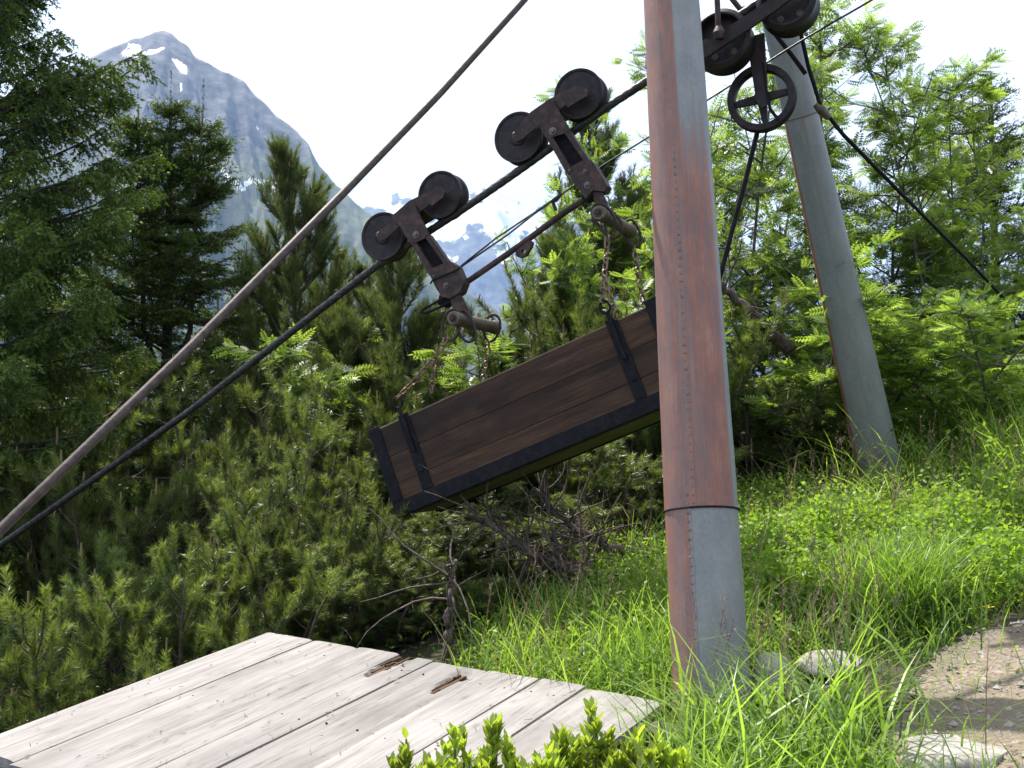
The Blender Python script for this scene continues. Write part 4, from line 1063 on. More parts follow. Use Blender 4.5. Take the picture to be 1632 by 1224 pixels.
def make_mugo(seed, h=1.6, rad=0.75, nst=13, lean=(0, 0, 0), sparse=False, needle_n=140):
    rng = np.random.default_rng(seed); st = MB(); cd = MB(); P0 = []; P1 = []; TI = []
    for s in range(nst):
        ph = 2 * math.pi * (s + rng.random() * 0.8) / nst; out = rng.uniform(0.1, 1.0)
        d0 = np.array([math.cos(ph) * out, math.sin(ph) * out, rng.uniform(0.4, 0.75)]) + np.array(lean) * 0.6
        d0 /= np.linalg.norm(d0); L = h * rng.uniform(0.7, 1.1) * (1.0 + 0.15 * out)
        C = curve((rng.normal() * 0.05, rng.normal() * 0.05, -0.12), d0, L, (0, 0, 1.3), 9, 0.09, rng)
        st.tube(C, np.linspace(0.022, 0.006, 9), 6)
        stint = rng.uniform(-0.15, 0.2)
        for k in range(rng.integers(14, 20)):
            u = rng.uniform(0.30 if sparse else 0.10, 1.0) ** 0.85; i = min(7, int(u * 8)); p = C[i] + (C[i + 1] - C[i]) * (u * 8 - i)
            tg = C[i + 1] - C[i]; tg /= np.linalg.norm(tg)
            a = rng.random() * 2 * math.pi
            d = np.array([math.cos(a), math.sin(a), rng.uniform(-0.2, 0.35)]) + tg * 0.35; d /= np.linalg.norm(d)
            l = rng.uniform(0.12, 0.34)
            tw = curve(p, d, l, (rng.normal() * 0.2, rng.normal() * 0.2, 1.1), 5)
            st.tube(tw, np.linspace(0.006, 0.0035, 5), 4, cap=False)
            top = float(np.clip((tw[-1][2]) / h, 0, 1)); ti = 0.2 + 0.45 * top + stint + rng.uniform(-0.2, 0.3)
            P0.append(tw[2]); P1.append(tw[-1]); TI.append(ti * 0.35)  # inner shoots tinted darker as shaded pockets, so the tips read sunlit
            for q in range(rng.integers(1, 4)):
                dd = nrm(tw[-1] - tw[-2] + rng.normal(size=3) * (0.03 if q == 0 else 0.07) + np.array([0, 0, 0.03]))
                b0 = tw[-1] if q == 0 else tw[3]
                e = b0 + dd * rng.uniform(0.10, 0.21)
                P0.append(b0); P1.append(e); TI.append(ti + rng.uniform(-0.15, 0.25))
                if q == 0 and rng.random() < 0.22 and top > 0.5: cd.tube([e, e + np.array([rng.normal() * 0.008, rng.normal() * 0.008, rng.uniform(0.03, 0.065)])], [0.0075, 0.005], 5)
        e = C[-1] + nrm(C[-1] - C[-2]) * 0.2
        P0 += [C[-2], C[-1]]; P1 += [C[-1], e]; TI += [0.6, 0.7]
        cd.tube([e, e + np.array([0, 0, rng.uniform(0.05, 0.09)])], [0.008, 0.005], 5)
    for s in range(20 if not sparse else 60):                         # bare dead twigs inside
        ph = rng.random() * 6.28; r = rng.uniform(0.05, rad * 0.8); z = rng.uniform(0.02, h * 0.5)
        st.tube(curve((math.cos(ph) * r, math.sin(ph) * r, z), nrm(np.array([math.cos(ph), math.sin(ph), rng.uniform(-.3, .5)])), rng.uniform(0.15, 0.45), (rng.normal() * .4, rng.normal() * .4, rng.normal() * .5), 6, 0.1, rng), np.linspace(0.004, 0.0015, 6), 3, cap=False)
    V, T = needles(np.array(P0), np.array(P1), needle_n, 0.060, 0.0044, R_(58), rng, np.array(TI))
    return st, cd, V, T

def make_pine(seed, h=5.0, rad=1.0, base=0.25, needle_n=70, lop=0.25, shoot=0.19, dens=1.35, nl=0.068):
    rng = np.random.default_rng(seed); st = MB(); cd = MB(); P0 = []; P1 = []; TI = []
    tr = curve((0, 0, -0.3), (0, 0, 1), h + 0.3, (0, 0, 0), 16, 0.015, rng)
    tr[:, :2] -= np.linspace(0, 1, 16)[:, None] * 0.0
    st.tube(tr, np.linspace(0.055 * h / 5 + 0.02, 0.012, 16), 8)
    z = base * h
    while z < h - 0.12:
        u = (z - base * h) / (h - base * h)
        prof = (1 - u) ** 0.75 * (0.55 + 0.45 * min(1, u * 5)) * rad + 0.10
        for k in range(rng.integers(4, 7)):
            if u < 0.2 and rng.random() < 0.25: continue
            ph = rng.random() * 2 * math.pi; L = prof * rng.uniform(1 - lop, 1 + lop)
            d = np.array([math.cos(ph), math.sin(ph), rng.uniform(0.05, 0.35) + 0.45 * u]); d /= np.linalg.norm(d)
            i = min(14, int((z + 0.3) / (h + 0.3) * 15)); p = np.array([tr[i][0], tr[i][1], z + rng.normal() * 0.05])
            C = curve(p, d, L, (0, 0, 0.9), 8, 0.05, rng)
            st.tube(C, np.linspace(0.006 + 0.012 * L, 0.004, 8), 5, cap=False)
            for q in range(int((4 + L * 15) * dens)):
                w_ = rng.uniform(0.25, 1.0); i2 = min(6, int(w_ * 7)); b = C[i2] + (C[i2 + 1] - C[i2]) * (w_ * 7 - i2)
                tg = nrm(C[i2 + 1] - C[i2]); a = rng.normal(size=3); a = nrm(a - tg * (a @ tg))
                dd = nrm(tg * 0.7 + a * 0.8 + np.array([0, 0, 0.5])); l = shoot * rng.uniform(0.7, 1.25)
                tw = curve(b, dd, l, (0, 0, 0.8), 3)
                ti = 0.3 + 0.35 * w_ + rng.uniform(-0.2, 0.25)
                P0.append(tw[0]); P1.append(tw[-1]); TI.append(ti)
                if rng.random() < 0.06: cd.tube([tw[-1], tw[-1] + np.array([0, 0, 0.05])], [0.008, 0.005], 4)
            P0.append(C[-2]); P1.append(C[-1] + nrm(C[-1] - C[-2]) * 0.12); TI.append(0.7)
        z += rng.uniform(0.13, 0.22)
    P0.append(tr[-2]); P1.append(tr[-1] + np.array([0, 0, 0.05])); TI.append(0.6)
    P0.append(tr[-1]); P1.append(tr[-1] + np.array([0, 0, 0.25])); TI.append(0.8)
    V, T = needles(np.array(P0), np.array(P1), needle_n, nl, 0.0052, R_(42), rng, np.array(TI))
    return st, cd, V, T

def make_spruce(seed, h=7.0, rad=1.9, base=0.06, droop=0.5, tops=1, hang=0.7, per_m=210, zmin=None, nw=0.0092, nl=0.027, cull=False, taper=0.85, whorl=(0.20, 0.30), nb=(5, 8), twd=1.0, light=0.0):
    rng = np.random.default_rng(seed); st = MB(); P0 = []; P1 = []; TI = []
    st.tube([(0, 0, -0.5), (0, 0, h * 0.5), (0, 0, h)], [0.016 * h + 0.03, 0.010 * h, 0.01], 10)
    leaders = [(0.0, 0.0, 0.0, h)]
    for k in range(1, tops):
        a = rng.random() * 6.28 if tops > 3 else math.pi * (k - 1) + 0.2
        leaders.append((math.cos(a) * 0.3, math.sin(a) * 0.1, h * 0.55, h * rng.uniform(0.97, 1.0)))
    for (lx, ly, z0, zt) in leaders:
        if z0 > 0: st.tube([(0, 0, z0 - 0.3), (lx * 0.7, ly * 0.7, z0 + 0.3), (lx, ly, zt)], [0.03, 0.025, 0.008], 6)
        z = max(z0 + 0.4 * (z0 > 0), base * h)
        hh = zt - max(z0, base * h)
        while z < zt - 0.08:
            u = (z - max(z0, base * h)) / hh
            prof = (rad * (1 - u) ** taper + 0.06) * min(1.0, (1 - u) * 5 + 0.28)
            if z0 > 0: prof = min(prof * 0.6, 0.75 * (1 - u) + 0.05)
            for k in range(rng.integers(*nb)):
                ph = rng.random() * 2 * math.pi; L = prof * rng.uniform(0.6, 1.15)
                if cull and math.cos(ph) < -0.2 and rng.random() < 0.8: continue
                if cull and math.sin(ph) < -0.3 and z < 2.6: L = min(L, 0.9)
                e = 0.15 + 0.7 * u - droop * (1 - u) * 0.5
                d = nrm(np.array([math.cos(ph), math.sin(ph), e])); n = 9
                side = np.array([-math.sin(ph), math.cos(ph), 0])
                C = curve((lx, ly, z + rng.normal() * 0.04), d, L, (0, 0, -droop * (1 - u) + 0.15 + 0.55 * u), n, 0.03, rng)
                C[-2:, 2] += 0.03 * L
                btint = rng.uniform(-0.12, 0.22)
                st.tube(C, np.linspace(0.006 + 0.010 * L, 0.003, n), 4, cap=False)
                nt_ = int((6 + L * 26) * twd)
                for q in range(nt_):
                    w_ = rng.uniform(0.12, 1.0) ** 0.8; i2 = min(n - 2, int(w_ * (n - 1))); b = C[i2] + (C[i2 + 1] - C[i2]) * (w_ * (n - 1) - i2)
                    tg = nrm(C[i2 + 1] - C[i2]); sg = 1 if rng.random() < 0.5 else -1
                    dd = nrm(tg * 0.75 + side * sg * rng.uniform(0.4, 1.0) + np.array([0, 0, -hang * rng.uniform(0.2, 1.3) + 0.12]))
                    l = (0.16 + 0.12 * L * (1 - w_)) * rng.uniform(0.7, 1.25)
                    tw = curve(b, dd, l, (0, 0, -hang * 0.8), 4)
                    lit = light + btint + 0.12 + 0.38 * w_ + rng.uniform(-0.15, 0.25)  # sunlit tips and shaded interior put into the tint along each bough
                    for j in range(3): P0.append(tw[j]); P1.append(tw[j + 1]); TI.append(lit + 0.12 * j)
                    for q2 in range(rng.integers(2, 5)):
                        j = rng.integers(0, 3); s2 = nrm(np.cross(dd, [0, 0, 1.0]) * rng.choice([-1, 1]) + dd * 0.8 + np.array([0, 0, -hang * 0.6]))
                        P0.append(tw[j]); P1.append(tw[j] + s2 * rng.uniform(0.05, 0.12)); TI.append(lit + 0.2)
                for j in range(2, n - 1): P0.append(C[j]); P1.append(C[j + 1]); TI.append(0.3 + 0.06 * j)
            z += rng.uniform(*whorl)
        for q in range(5): P0.append(np.array([lx, ly, zt - 0.25 + 0.10 * q])); P1.append(np.array([lx, ly, zt - 0.13 + 0.10 * q])); TI.append(0.5)
    P0 = np.array(P0); P1 = np.array(P1); TI = np.array(TI)
    if zmin is not None:
        k = P0[:, 2] > zmin; P0, P1, TI = P0[k], P1[k], TI[k]
    L = np.linalg.norm(P1 - P0, axis=1); n = 6
    rep = np.maximum(1, np.round(L * per_m / n)).astype(int)
    Q0 = np.repeat(P0, rep, 0); Q1 = np.repeat(P1, rep, 0); QT = np.repeat(TI, rep)
    V, T = needles(Q0, Q1, n, nl, nw, R_(55), rng, QT)
    return st, V, T

def leaf_template(nl=6, L=0.15, ll=0.052, lw=0.0195):
    q = []
    for i in range(nl):
        x = 0.022 + (L - 0.022) * i / (nl - 0.5)
        for s in (-1, 1):
            f = 0.75 + 0.35 * math.sin(math.pi * (i + 1) / (nl + 1))
            d = np.array([0.42, s * 0.9, -0.12]); d /= np.linalg.norm(d); wv = np.array([0.9, -s * 0.42, 0.0]) * lw * f
            b = np.array([x, 0, 0]); m = b + d * ll * f * 0.5 + np.array([0, 0, 0.003])
            q.append([b, m - wv * 0.5, b + d * ll * f, m + wv * 0.5])
    b = np.array([L, 0, 0]); q.append([b, b + [0.02, -lw * .5, 0.002], b + [ll, 0, -0.004], b + [0.02, lw * .5, 0.002]])
    q.append([[0, -0.0011, 0], [L, -0.0007, 0], [L, 0.0007, 0], [0, 0.0011, 0]])
    return np.array(q)
LEAFT = leaf_template()
def put_leaves(P, D, U, S, rng, tmpl, ti):
    X = nrm(D); Y = nrm(np.cross(U, X)); Z = np.cross(X, Y)
    M = np.stack([X, Y, Z], -1)                                        # (N,3,3)
    V = np.einsum('nij,qkj->nqki', M * S[:, None, None], tmpl) + P[:, None, None]
    nq = tmpl.shape[0]
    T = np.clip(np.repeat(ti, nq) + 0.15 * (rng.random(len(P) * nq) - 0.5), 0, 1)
    return V.reshape(-1, 4, 3), T
def make_rowan(seed, h=4.5, nst=4, spread=0.5, leaf_d=1.0, thick=0.022, lean=(0, 0), low=0.15, scale=1.0):
    rng = np.random.default_rng(seed); st = MB(); P = []; D = []; TI = []
    def twig(C, k0):
        for j in range(k0):
            w_ = rng.uniform(0.25, 1.0); n = len(C) - 1; i = min(n - 1, int(w_ * n)); b = C[i] + (C[i + 1] - C[i]) * (w_ * n - i)
            tg = nrm(C[i + 1] - C[i]); a = rng.normal(size=3); a = nrm(a - tg * (a @ tg))
            P.append(b); D.append(nrm(tg * 0.6 + a * 0.9 + np.array([0, 0, 0.15]))); TI.append(0.35 + rng.uniform(-0.4, 0.4))
        for j in range(4):
            tg = nrm(C[-1] - C[-2]); a = rng.normal(size=3); P.append(C[-1]); D.append(nrm(tg + a * 0.7)); TI.append(0.55 + rng.uniform(-0.2, 0.4))
    for s in range(nst):
        ph = 2 * math.pi * (s + rng.random()) / nst
        d = nrm(np.array([math.cos(ph) * spread + lean[0], math.sin(ph) * spread + lean[1], 1.0])); L = h * rng.uniform(0.7, 1.08)
        C = curve((rng.normal() * 0.08, rng.normal() * 0.08, -0.25), d, L + 0.25, (0, 0, 0.3), 12, 0.06, rng)
        st.tube(C, np.linspace(thick * rng.uniform(0.8, 1.2), 0.005, 12), 7)
        for k in range(int(13 * L / 4.5 + 6)):
            u = rng.uniform(low, 1.0); i = min(10, int(u * 11)); b = C[i] + (C[i + 1] - C[i]) * (u * 11 - i)
            a = rng.random() * 6.28; l = (1.15 - 0.75 * u) * rng.uniform(0.5, 1.0) * h / 4.5
            C2 = curve(b, nrm(np.array([math.cos(a), math.sin(a), rng.uniform(0.1, 0.7)])), l, (0, 0, rng.uniform(-0.1, 0.4)), 7, 0.07, rng)
            st.tube(C2, np.linspace(0.012, 0.004, 7), 5, cap=False)
            twig(C2, int(5 * leaf_d))
            for q in range(int(3 + l * 3)):
                u2 = rng.uniform(0.3, 0.95); i2 = min(5, int(u2 * 6)); b2 = C2[i2]
                a2 = rng.random() * 6.28
                C3 = curve(b2, nrm(np.array([math.cos(a2), math.sin(a2), rng.uniform(0.0, 0.7)])), rng.uniform(0.15, 0.4), (0, 0, 0.2), 5, 0.06, rng)
                st.tube(C3, np.linspace(0.0055, 0.0025, 5), 3, cap=False); twig(C3, int(5 * leaf_d))
        twig(C[-4:], 6)
    P = np.array(P); D = np.array(D); n = len(P)
    D[:, 2] = D[:, 2] * 0.55 - 0.12
    U = np.tile([0, 0, 1.0], (n, 1)) + rng.normal(size=(n, 3)) * 0.5
    V, T = put_leaves(P, D, U, rng.uniform(0.6, 1.2, n) * scale, rng, LEAFT, np.array(TI))
    return st, V, T

def place(root_builder, *a, **k): pass
def gz(x, y): return np.array([x, y, float(ground(x, y))])
def base_at(px, d, dz=0.0):
    """a point on the ground in the column px at distance d"""
    x = (px - 816) / F * d; y = d * math.cos(PITCH)
    return gz(x, y) + np.array([0, 0, dz])
def topz(py, d): return float(at(816, py, d)[2])

# ---- conifers at the left and middle
def conifer(name, label, cat, px, d, kind, group=None, **kw):
    b = base_at(px, d)
    r = thing(name, label, cat, b, group)
    if kind == 'spruce':
        st, V, T = make_spruce(**kw); finish(r, st, M_BARKD, 'crown', V, T, M_SPRUCE)
    else:
        st, cd, V, T = make_pine(**kw); finish(r, st, M_BARK, 'crown', V, T, M_PINE, cd)
    return r
def hfor(px, py, d): return topz(py, d) - base_at(px, d)[2]
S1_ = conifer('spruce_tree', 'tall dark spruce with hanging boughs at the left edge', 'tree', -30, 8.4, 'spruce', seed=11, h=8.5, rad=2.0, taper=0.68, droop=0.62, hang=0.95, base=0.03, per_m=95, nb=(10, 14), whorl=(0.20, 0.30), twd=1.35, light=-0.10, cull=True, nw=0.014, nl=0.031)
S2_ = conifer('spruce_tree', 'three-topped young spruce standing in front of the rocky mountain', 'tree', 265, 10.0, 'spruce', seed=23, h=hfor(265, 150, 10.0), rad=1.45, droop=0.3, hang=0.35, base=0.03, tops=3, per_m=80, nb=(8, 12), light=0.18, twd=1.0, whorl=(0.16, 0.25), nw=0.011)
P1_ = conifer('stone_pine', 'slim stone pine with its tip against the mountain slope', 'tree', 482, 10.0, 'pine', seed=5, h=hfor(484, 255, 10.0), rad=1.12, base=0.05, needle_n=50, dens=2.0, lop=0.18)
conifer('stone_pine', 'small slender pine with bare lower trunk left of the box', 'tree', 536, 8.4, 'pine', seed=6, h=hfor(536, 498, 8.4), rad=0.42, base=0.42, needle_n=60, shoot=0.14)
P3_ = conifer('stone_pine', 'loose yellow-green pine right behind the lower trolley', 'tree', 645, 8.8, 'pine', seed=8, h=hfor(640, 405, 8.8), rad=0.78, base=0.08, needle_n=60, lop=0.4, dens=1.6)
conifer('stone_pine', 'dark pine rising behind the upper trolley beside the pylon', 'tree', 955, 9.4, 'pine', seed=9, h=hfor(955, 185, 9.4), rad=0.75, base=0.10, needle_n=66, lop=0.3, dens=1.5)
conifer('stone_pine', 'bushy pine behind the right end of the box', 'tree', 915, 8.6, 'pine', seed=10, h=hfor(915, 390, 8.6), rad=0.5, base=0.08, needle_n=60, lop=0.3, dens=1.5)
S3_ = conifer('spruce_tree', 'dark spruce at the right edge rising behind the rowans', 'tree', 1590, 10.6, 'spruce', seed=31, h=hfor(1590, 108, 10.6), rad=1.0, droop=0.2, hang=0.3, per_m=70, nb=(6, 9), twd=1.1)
HT = {S2_: hfor(265, 150, 10.0), P1_: hfor(484, 255, 10.0), P3_: hfor(640, 405, 8.8), S3_: hfor(1590, 108, 10.6)}
def again(src, px, d, py, wd, label, rz):
    p = base_at(px, d); sz = (topz(py, d) - p[2]) / HT[src]
    dup(src, p, rz, (wd, wd, sz), label)
again(S3_, 150, 11.0, 330, 1.3, 'dark spruce half hidden between the tall left spruce and the three-topped one', 1.0)
again(S3_, 345, 11.2, 470, 1.2, 'low dark spruce between the three-topped spruce and the slim stone pine', 2.4)
again(S3_, 400, 11.4, 435, 1.2, 'low spruce touching the left side of the slim stone pine', 0.4)
again(P1_, 520, 11.5, 420, 0.8, 'slim pine just behind the right side of the slim stone pine', 1.9)
again(S3_, 60, 12.0, 380, 1.5, 'dark spruce in the shade behind the tall left spruce', 4.0)
again(S3_, 10, 9.9, 470, 1.5, 'low dark spruce at the very left edge under the hanging boughs', 5.2)
again(P1_, 585, 10.2, 445, 0.75, 'pine behind the left wheel of the lower trolley', 0.8)
again(P3_, 420, 9.2, 560, 0.9, 'short pine at the foot of the slim stone pine', 2.0)
again(P3_, 690, 9.8, 510, 0.8, 'short pine behind the lower cross bar', 3.3)
again(P1_, 1020, 10.4, 300, 0.8, 'slim pine just left of the near leg', 3.9)

# ---- mountain pine bushes
mug = []
for i, kw in enumerate((dict(seed=41), dict(seed=42, nst=14), dict(seed=43, nst=11, h=1.4, sparse=True, lean=(-0.5, 0, 0)), dict(seed=44, nst=13, h=1.25))):
    mug.append(make_mugo(**kw))
mug_used = {}
mug_h = [float(np.percentile(m_[2][:, :, 2], 99.7)) for m_ in mug]
def mugo(vi, px, d, py, wd, label, rz, dz=0.0, group='mountain pine thicket'):
    """top of the bush shows at height py; wd is its width factor"""
    p = base_at(px, d, dz); sz = max(0.35, (topz(py, d) - p[2]) / mug_h[vi]); sc = (wd, wd, sz)
    if vi not in mug_used:
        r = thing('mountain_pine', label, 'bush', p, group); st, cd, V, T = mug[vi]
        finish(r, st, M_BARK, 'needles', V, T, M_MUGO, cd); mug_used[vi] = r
        r.rotation_euler = (0, 0, rz); r.scale = sc; return r
    return dup(mug_used[vi], p, rz, sc, label, None, group)
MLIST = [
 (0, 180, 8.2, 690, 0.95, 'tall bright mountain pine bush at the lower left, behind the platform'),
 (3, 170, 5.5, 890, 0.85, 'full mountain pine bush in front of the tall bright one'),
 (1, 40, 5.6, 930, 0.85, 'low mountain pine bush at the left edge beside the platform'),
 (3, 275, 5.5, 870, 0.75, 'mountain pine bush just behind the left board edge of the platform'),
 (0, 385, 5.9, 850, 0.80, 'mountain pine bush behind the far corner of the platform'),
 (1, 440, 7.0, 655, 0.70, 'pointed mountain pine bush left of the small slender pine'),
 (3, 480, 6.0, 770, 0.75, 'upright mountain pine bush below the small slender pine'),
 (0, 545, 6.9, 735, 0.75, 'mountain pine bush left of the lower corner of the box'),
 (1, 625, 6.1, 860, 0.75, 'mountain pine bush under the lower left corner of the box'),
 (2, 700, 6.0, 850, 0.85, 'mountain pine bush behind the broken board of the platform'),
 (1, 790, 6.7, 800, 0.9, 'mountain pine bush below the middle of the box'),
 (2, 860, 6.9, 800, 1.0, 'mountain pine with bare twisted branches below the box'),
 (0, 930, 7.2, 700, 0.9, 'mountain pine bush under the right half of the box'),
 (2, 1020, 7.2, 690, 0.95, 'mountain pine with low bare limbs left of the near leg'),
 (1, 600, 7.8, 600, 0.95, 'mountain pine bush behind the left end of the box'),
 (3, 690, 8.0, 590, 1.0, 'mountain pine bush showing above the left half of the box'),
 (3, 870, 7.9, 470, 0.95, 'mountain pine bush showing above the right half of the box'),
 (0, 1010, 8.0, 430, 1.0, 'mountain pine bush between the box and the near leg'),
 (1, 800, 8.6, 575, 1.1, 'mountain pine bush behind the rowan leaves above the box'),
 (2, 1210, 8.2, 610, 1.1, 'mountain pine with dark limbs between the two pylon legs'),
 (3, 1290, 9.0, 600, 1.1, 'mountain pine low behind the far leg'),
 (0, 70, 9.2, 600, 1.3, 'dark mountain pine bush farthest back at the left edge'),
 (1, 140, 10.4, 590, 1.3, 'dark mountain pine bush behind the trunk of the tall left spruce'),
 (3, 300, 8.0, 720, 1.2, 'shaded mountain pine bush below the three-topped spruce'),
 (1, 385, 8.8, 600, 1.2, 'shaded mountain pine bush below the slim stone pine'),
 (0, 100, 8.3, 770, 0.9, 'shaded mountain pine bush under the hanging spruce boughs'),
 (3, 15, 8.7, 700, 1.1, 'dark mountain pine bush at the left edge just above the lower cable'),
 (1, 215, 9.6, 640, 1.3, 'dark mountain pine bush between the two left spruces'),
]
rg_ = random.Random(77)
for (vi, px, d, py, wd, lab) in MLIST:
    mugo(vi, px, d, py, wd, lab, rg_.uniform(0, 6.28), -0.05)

# leaning trunks of old mountain pine, right of the pole and under the box
def limb(name, label, pts, r0, r1, seed, twigs=18):
    P = np.array(pts); rng = np.random.default_rng(seed); root = thing(name, label, 'tree limb', P[0])
    d = np.concatenate([[0], np.cumsum(np.linalg.norm(np.diff(P, axis=0), axis=1))]); s = np.linspace(0, d[-1], 22)
    C = np.stack([np.interp(s, d, P[:, i]) for i in range(3)], 1) + rng.normal(size=(22, 3)) * 0.010
    mb = MB(); mb.tube(C, np.linspace(r0, r1, 22), 9); part('trunk', mb, M_BARK, root, 180)
    mb = MB()
    for k in range(twigs):
        i = rng.integers(3, 21); dd = nrm(rng.normal(size=3) + np.array([-0.4, -0.2, 0.35]))
        mb.tube(curve(C[i], dd, rng.uniform(0.15, 0.6), rng.normal(size=3) * 0.5, 7, 0.12, rng), np.linspace(0.007, 0.002, 7), 4, cap=False)
    part('twigs', mb, M_BARK, root, 180)
limb('pine_limb', 'thick bare pine limb lying low under the box left of the near leg', [at(1010, 945, 5.9), at(960, 935, 5.8), at(900, 905, 5.75), at(840, 880, 5.7), at(770, 820, 5.7)], 0.045, 0.014, 3, 80)
limb('pine_limb', 'dark bare pine limb rising from behind the near leg below the box', [at(1075, 890, 6.2), at(1000, 880, 6.1), at(930, 850, 6.0), at(880, 815, 6.0), at(850, 780, 6.0)], 0.035, 0.012, 4, 60)
limb('pine_limb', 'dark forked limb just right of the near leg', [at(1260, 560, 7.6), at(1220, 520, 7.5), at(1180, 480, 7.4), at(1130, 440, 7.3)], 0.05, 0.02, 5, 12)
limb('pine_limb', 'grey bare stem standing behind the platform', [at(712, 1040, 5.2), at(716, 990, 5.2), at(720, 940, 5.2), at(722, 895, 5.2)], 0.022, 0.010, 6, 16)
limb('pine_limb', 'low dark branch between the two legs above the grass', [at(1400, 655, 7.9), at(1320, 655, 7.7), at(1250, 648, 7.6), at(1180, 640, 7.5)], 0.03, 0.012, 7, 14)

# ---- rowans
row = [make_rowan(61, 4.6, 4, 0.38, 0.7, 0.030), make_rowan(62, 4.2, 5, 0.5, 0.8, 0.030), make_rowan(63, 2.6, 5, 0.75, 1.05, 0.022, low=0.1), make_rowan(64, 4.8, 2, 0.12, 0.8, low=0.2)]
row_used = {}
row_h = [float(np.percentile(r_[1][:, :, 2], 99.8)) for r_ in row]
def rowan(vi, px, d, py, wd, label, rz, dz=0.0):
    p = base_at(px, d, dz); sz = (topz(py, d) - p[2]) / row_h[vi]; sc = (wd * sz ** 0.5, wd * sz ** 0.5, sz)
    if vi not in row_used:
        r = thing('rowan', label, 'tree', p, 'young rowans'); st, V, T = row[vi]
        finish(r, st, M_BARKR, 'crown', V, T, M_ROWAN); row_used[vi] = r
        r.rotation_euler = (0, 0, rz); r.scale = sc; return r
    return dup(row_used[vi], p, rz, sc, label, None, 'young rowans')
RL = [(0, 1165, 9.6, 30, 0.9, 'young rowan just right of the near leg, under the spoked pulley', 0.3),
      (1, 1065, 9.2, 95, 0.78, 'young rowan mostly hidden by the near leg', 1.3),
      (0, 1335, 9.8, 35, 0.8, 'young rowan rising behind the far leg', 2.2),
      (3, 1503, 9.2, 5, 0.9, 'tallest young rowan with a thin bare leader against the sky', 4.2),
      (1, 1600, 8.8, 260, 0.8, 'young rowan at the right edge in front of the dark spruce', 5.0),
      (1, 1425, 10.2, 70, 0.9, 'young rowan between the far leg and the tallest rowan', 1.0),
      (0, 1562, 10.0, 95, 0.7, 'young rowan between the tallest rowan and the dark spruce', 3.1),
      (2, 1430, 8.0, 400, 1.0, 'low leafy rowan bush right of the far leg', 0.6),
      (2, 1560, 7.6, 470, 1.0, 'low leafy rowan bush above the grassy bank at the right', 2.6),
      (2, 1230, 7.9, 440, 1.0, 'low rowan bush between the two pylon legs', 4.0),
      (2, 1310, 8.4, 480, 1.0, 'low rowan bush hugging the far leg', 5.4),
      (2, 770, 8.2, 485, 1.0, 'rowan bush spreading behind the lower cross bar and chains', 1.6),
      (2, 990, 8.8, 340, 0.6, 'rowan bush between the upper trolley and the near leg', 3.2)]
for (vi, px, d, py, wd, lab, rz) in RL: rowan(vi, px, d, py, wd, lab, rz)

# ---- ground cover: grass, bilberry
PLX = [plocal(at(0, 0, 1))]
def on_platform(x, y):
    q = np.stack([x, y, 0 * x + PK[2]], -1) - PK
    u = q @ px_; v = q @ py_
    return (u > near_x - 0.02) & (u < np.where(v < seams[1], -0.44, 0.03)) & (v > seams[0] - 0.02) & (v < seams[-1] + 0.03)
def near_platform(x, y, m):
    q = np.stack([x, y, 0 * x + PK[2]], -1) - PK; u = q @ px_; v = q @ py_
    return (u > near_x - m) & (u < m) & (v > seams[1] - m) & (v < seams[-1] + m)
STA = gpx(1215, 1118)[:2]; STB = gpx(1385, 1085)[:2]
def near_stones(x, y, m):
    d = STB - STA; t = np.clip(((x - STA[0]) * d[0] + (y - STA[1]) * d[1]) / (d @ d), 0, 1)
    return np.hypot(x - STA[0] - t * d[0], y - 0.5 * m + 0.0 - STA[1] + 1.0 * m - t * d[1]) < m
def blocked(x, y):
    return on_platform(x, y) | (np.hypot(x - B1[0], y - B1[1]) < rb * 0.95) | (np.hypot(x - B2[0], y - B2[1]) < r2b)
def blades(P, h, w_, az, bend, rng, tint):
    n = len(P); lv = np.array([0, 0.3, 0.58, 0.82, 1.0])
    dx = np.stack([np.cos(az), np.sin(az), 0 * az], -1); sx = np.stack([-np.sin(az), np.cos(az), 0 * az], -1)
    tw = rng.normal(size=n) * 0.6
    sx = sx * np.cos(tw)[:, None] + dx * np.sin(tw)[:, None]
    pts = []
    for t in lv:
        out = bend * t ** 2.0; up = t * np.sqrt(np.clip(1 - (bend * t * 0.75) ** 2, 0.12, 1)) - 0.28 * np.clip(bend - 0.55, 0, 2) * t ** 3
        pts.append(P + dx * (out * h)[:, None] + np.array([0, 0, 1.0]) * (up * h)[:, None])
    wd = np.array([0.8, 1.0, 0.85, 0.5, 0.06])
    Q = []
    for i in range(4):
        a, b = pts[i], pts[i + 1]; wa = (w_ * wd[i] / 2)[:, None] * sx; wb = (w_ * wd[i + 1] / 2)[:, None] * sx
        Q.append(np.stack([a - wa, a + wa, b + wb, b - wb], 1))
    V = np.stack(Q, 1).reshape(-1, 4, 3)
    T = np.clip(np.repeat(tint, 4) + np.tile([-0.12, 0, 0.05, 0.12], n), 0, 1)
    return V, T
rng = np.random.default_rng(7)
def scatter(n, x0, x1, y0, y1, dens=None):
    x = rng.uniform(x0, x1, n); y = rng.uniform(y0, y1, n); keep = ~blocked(x, y) & ~(near_stones(x, y, 0.24) & (rng.random(n) < 0.95))
    if dens is not None: keep &= rng.random(n) < dens(x, y)
    return x[keep], y[keep]
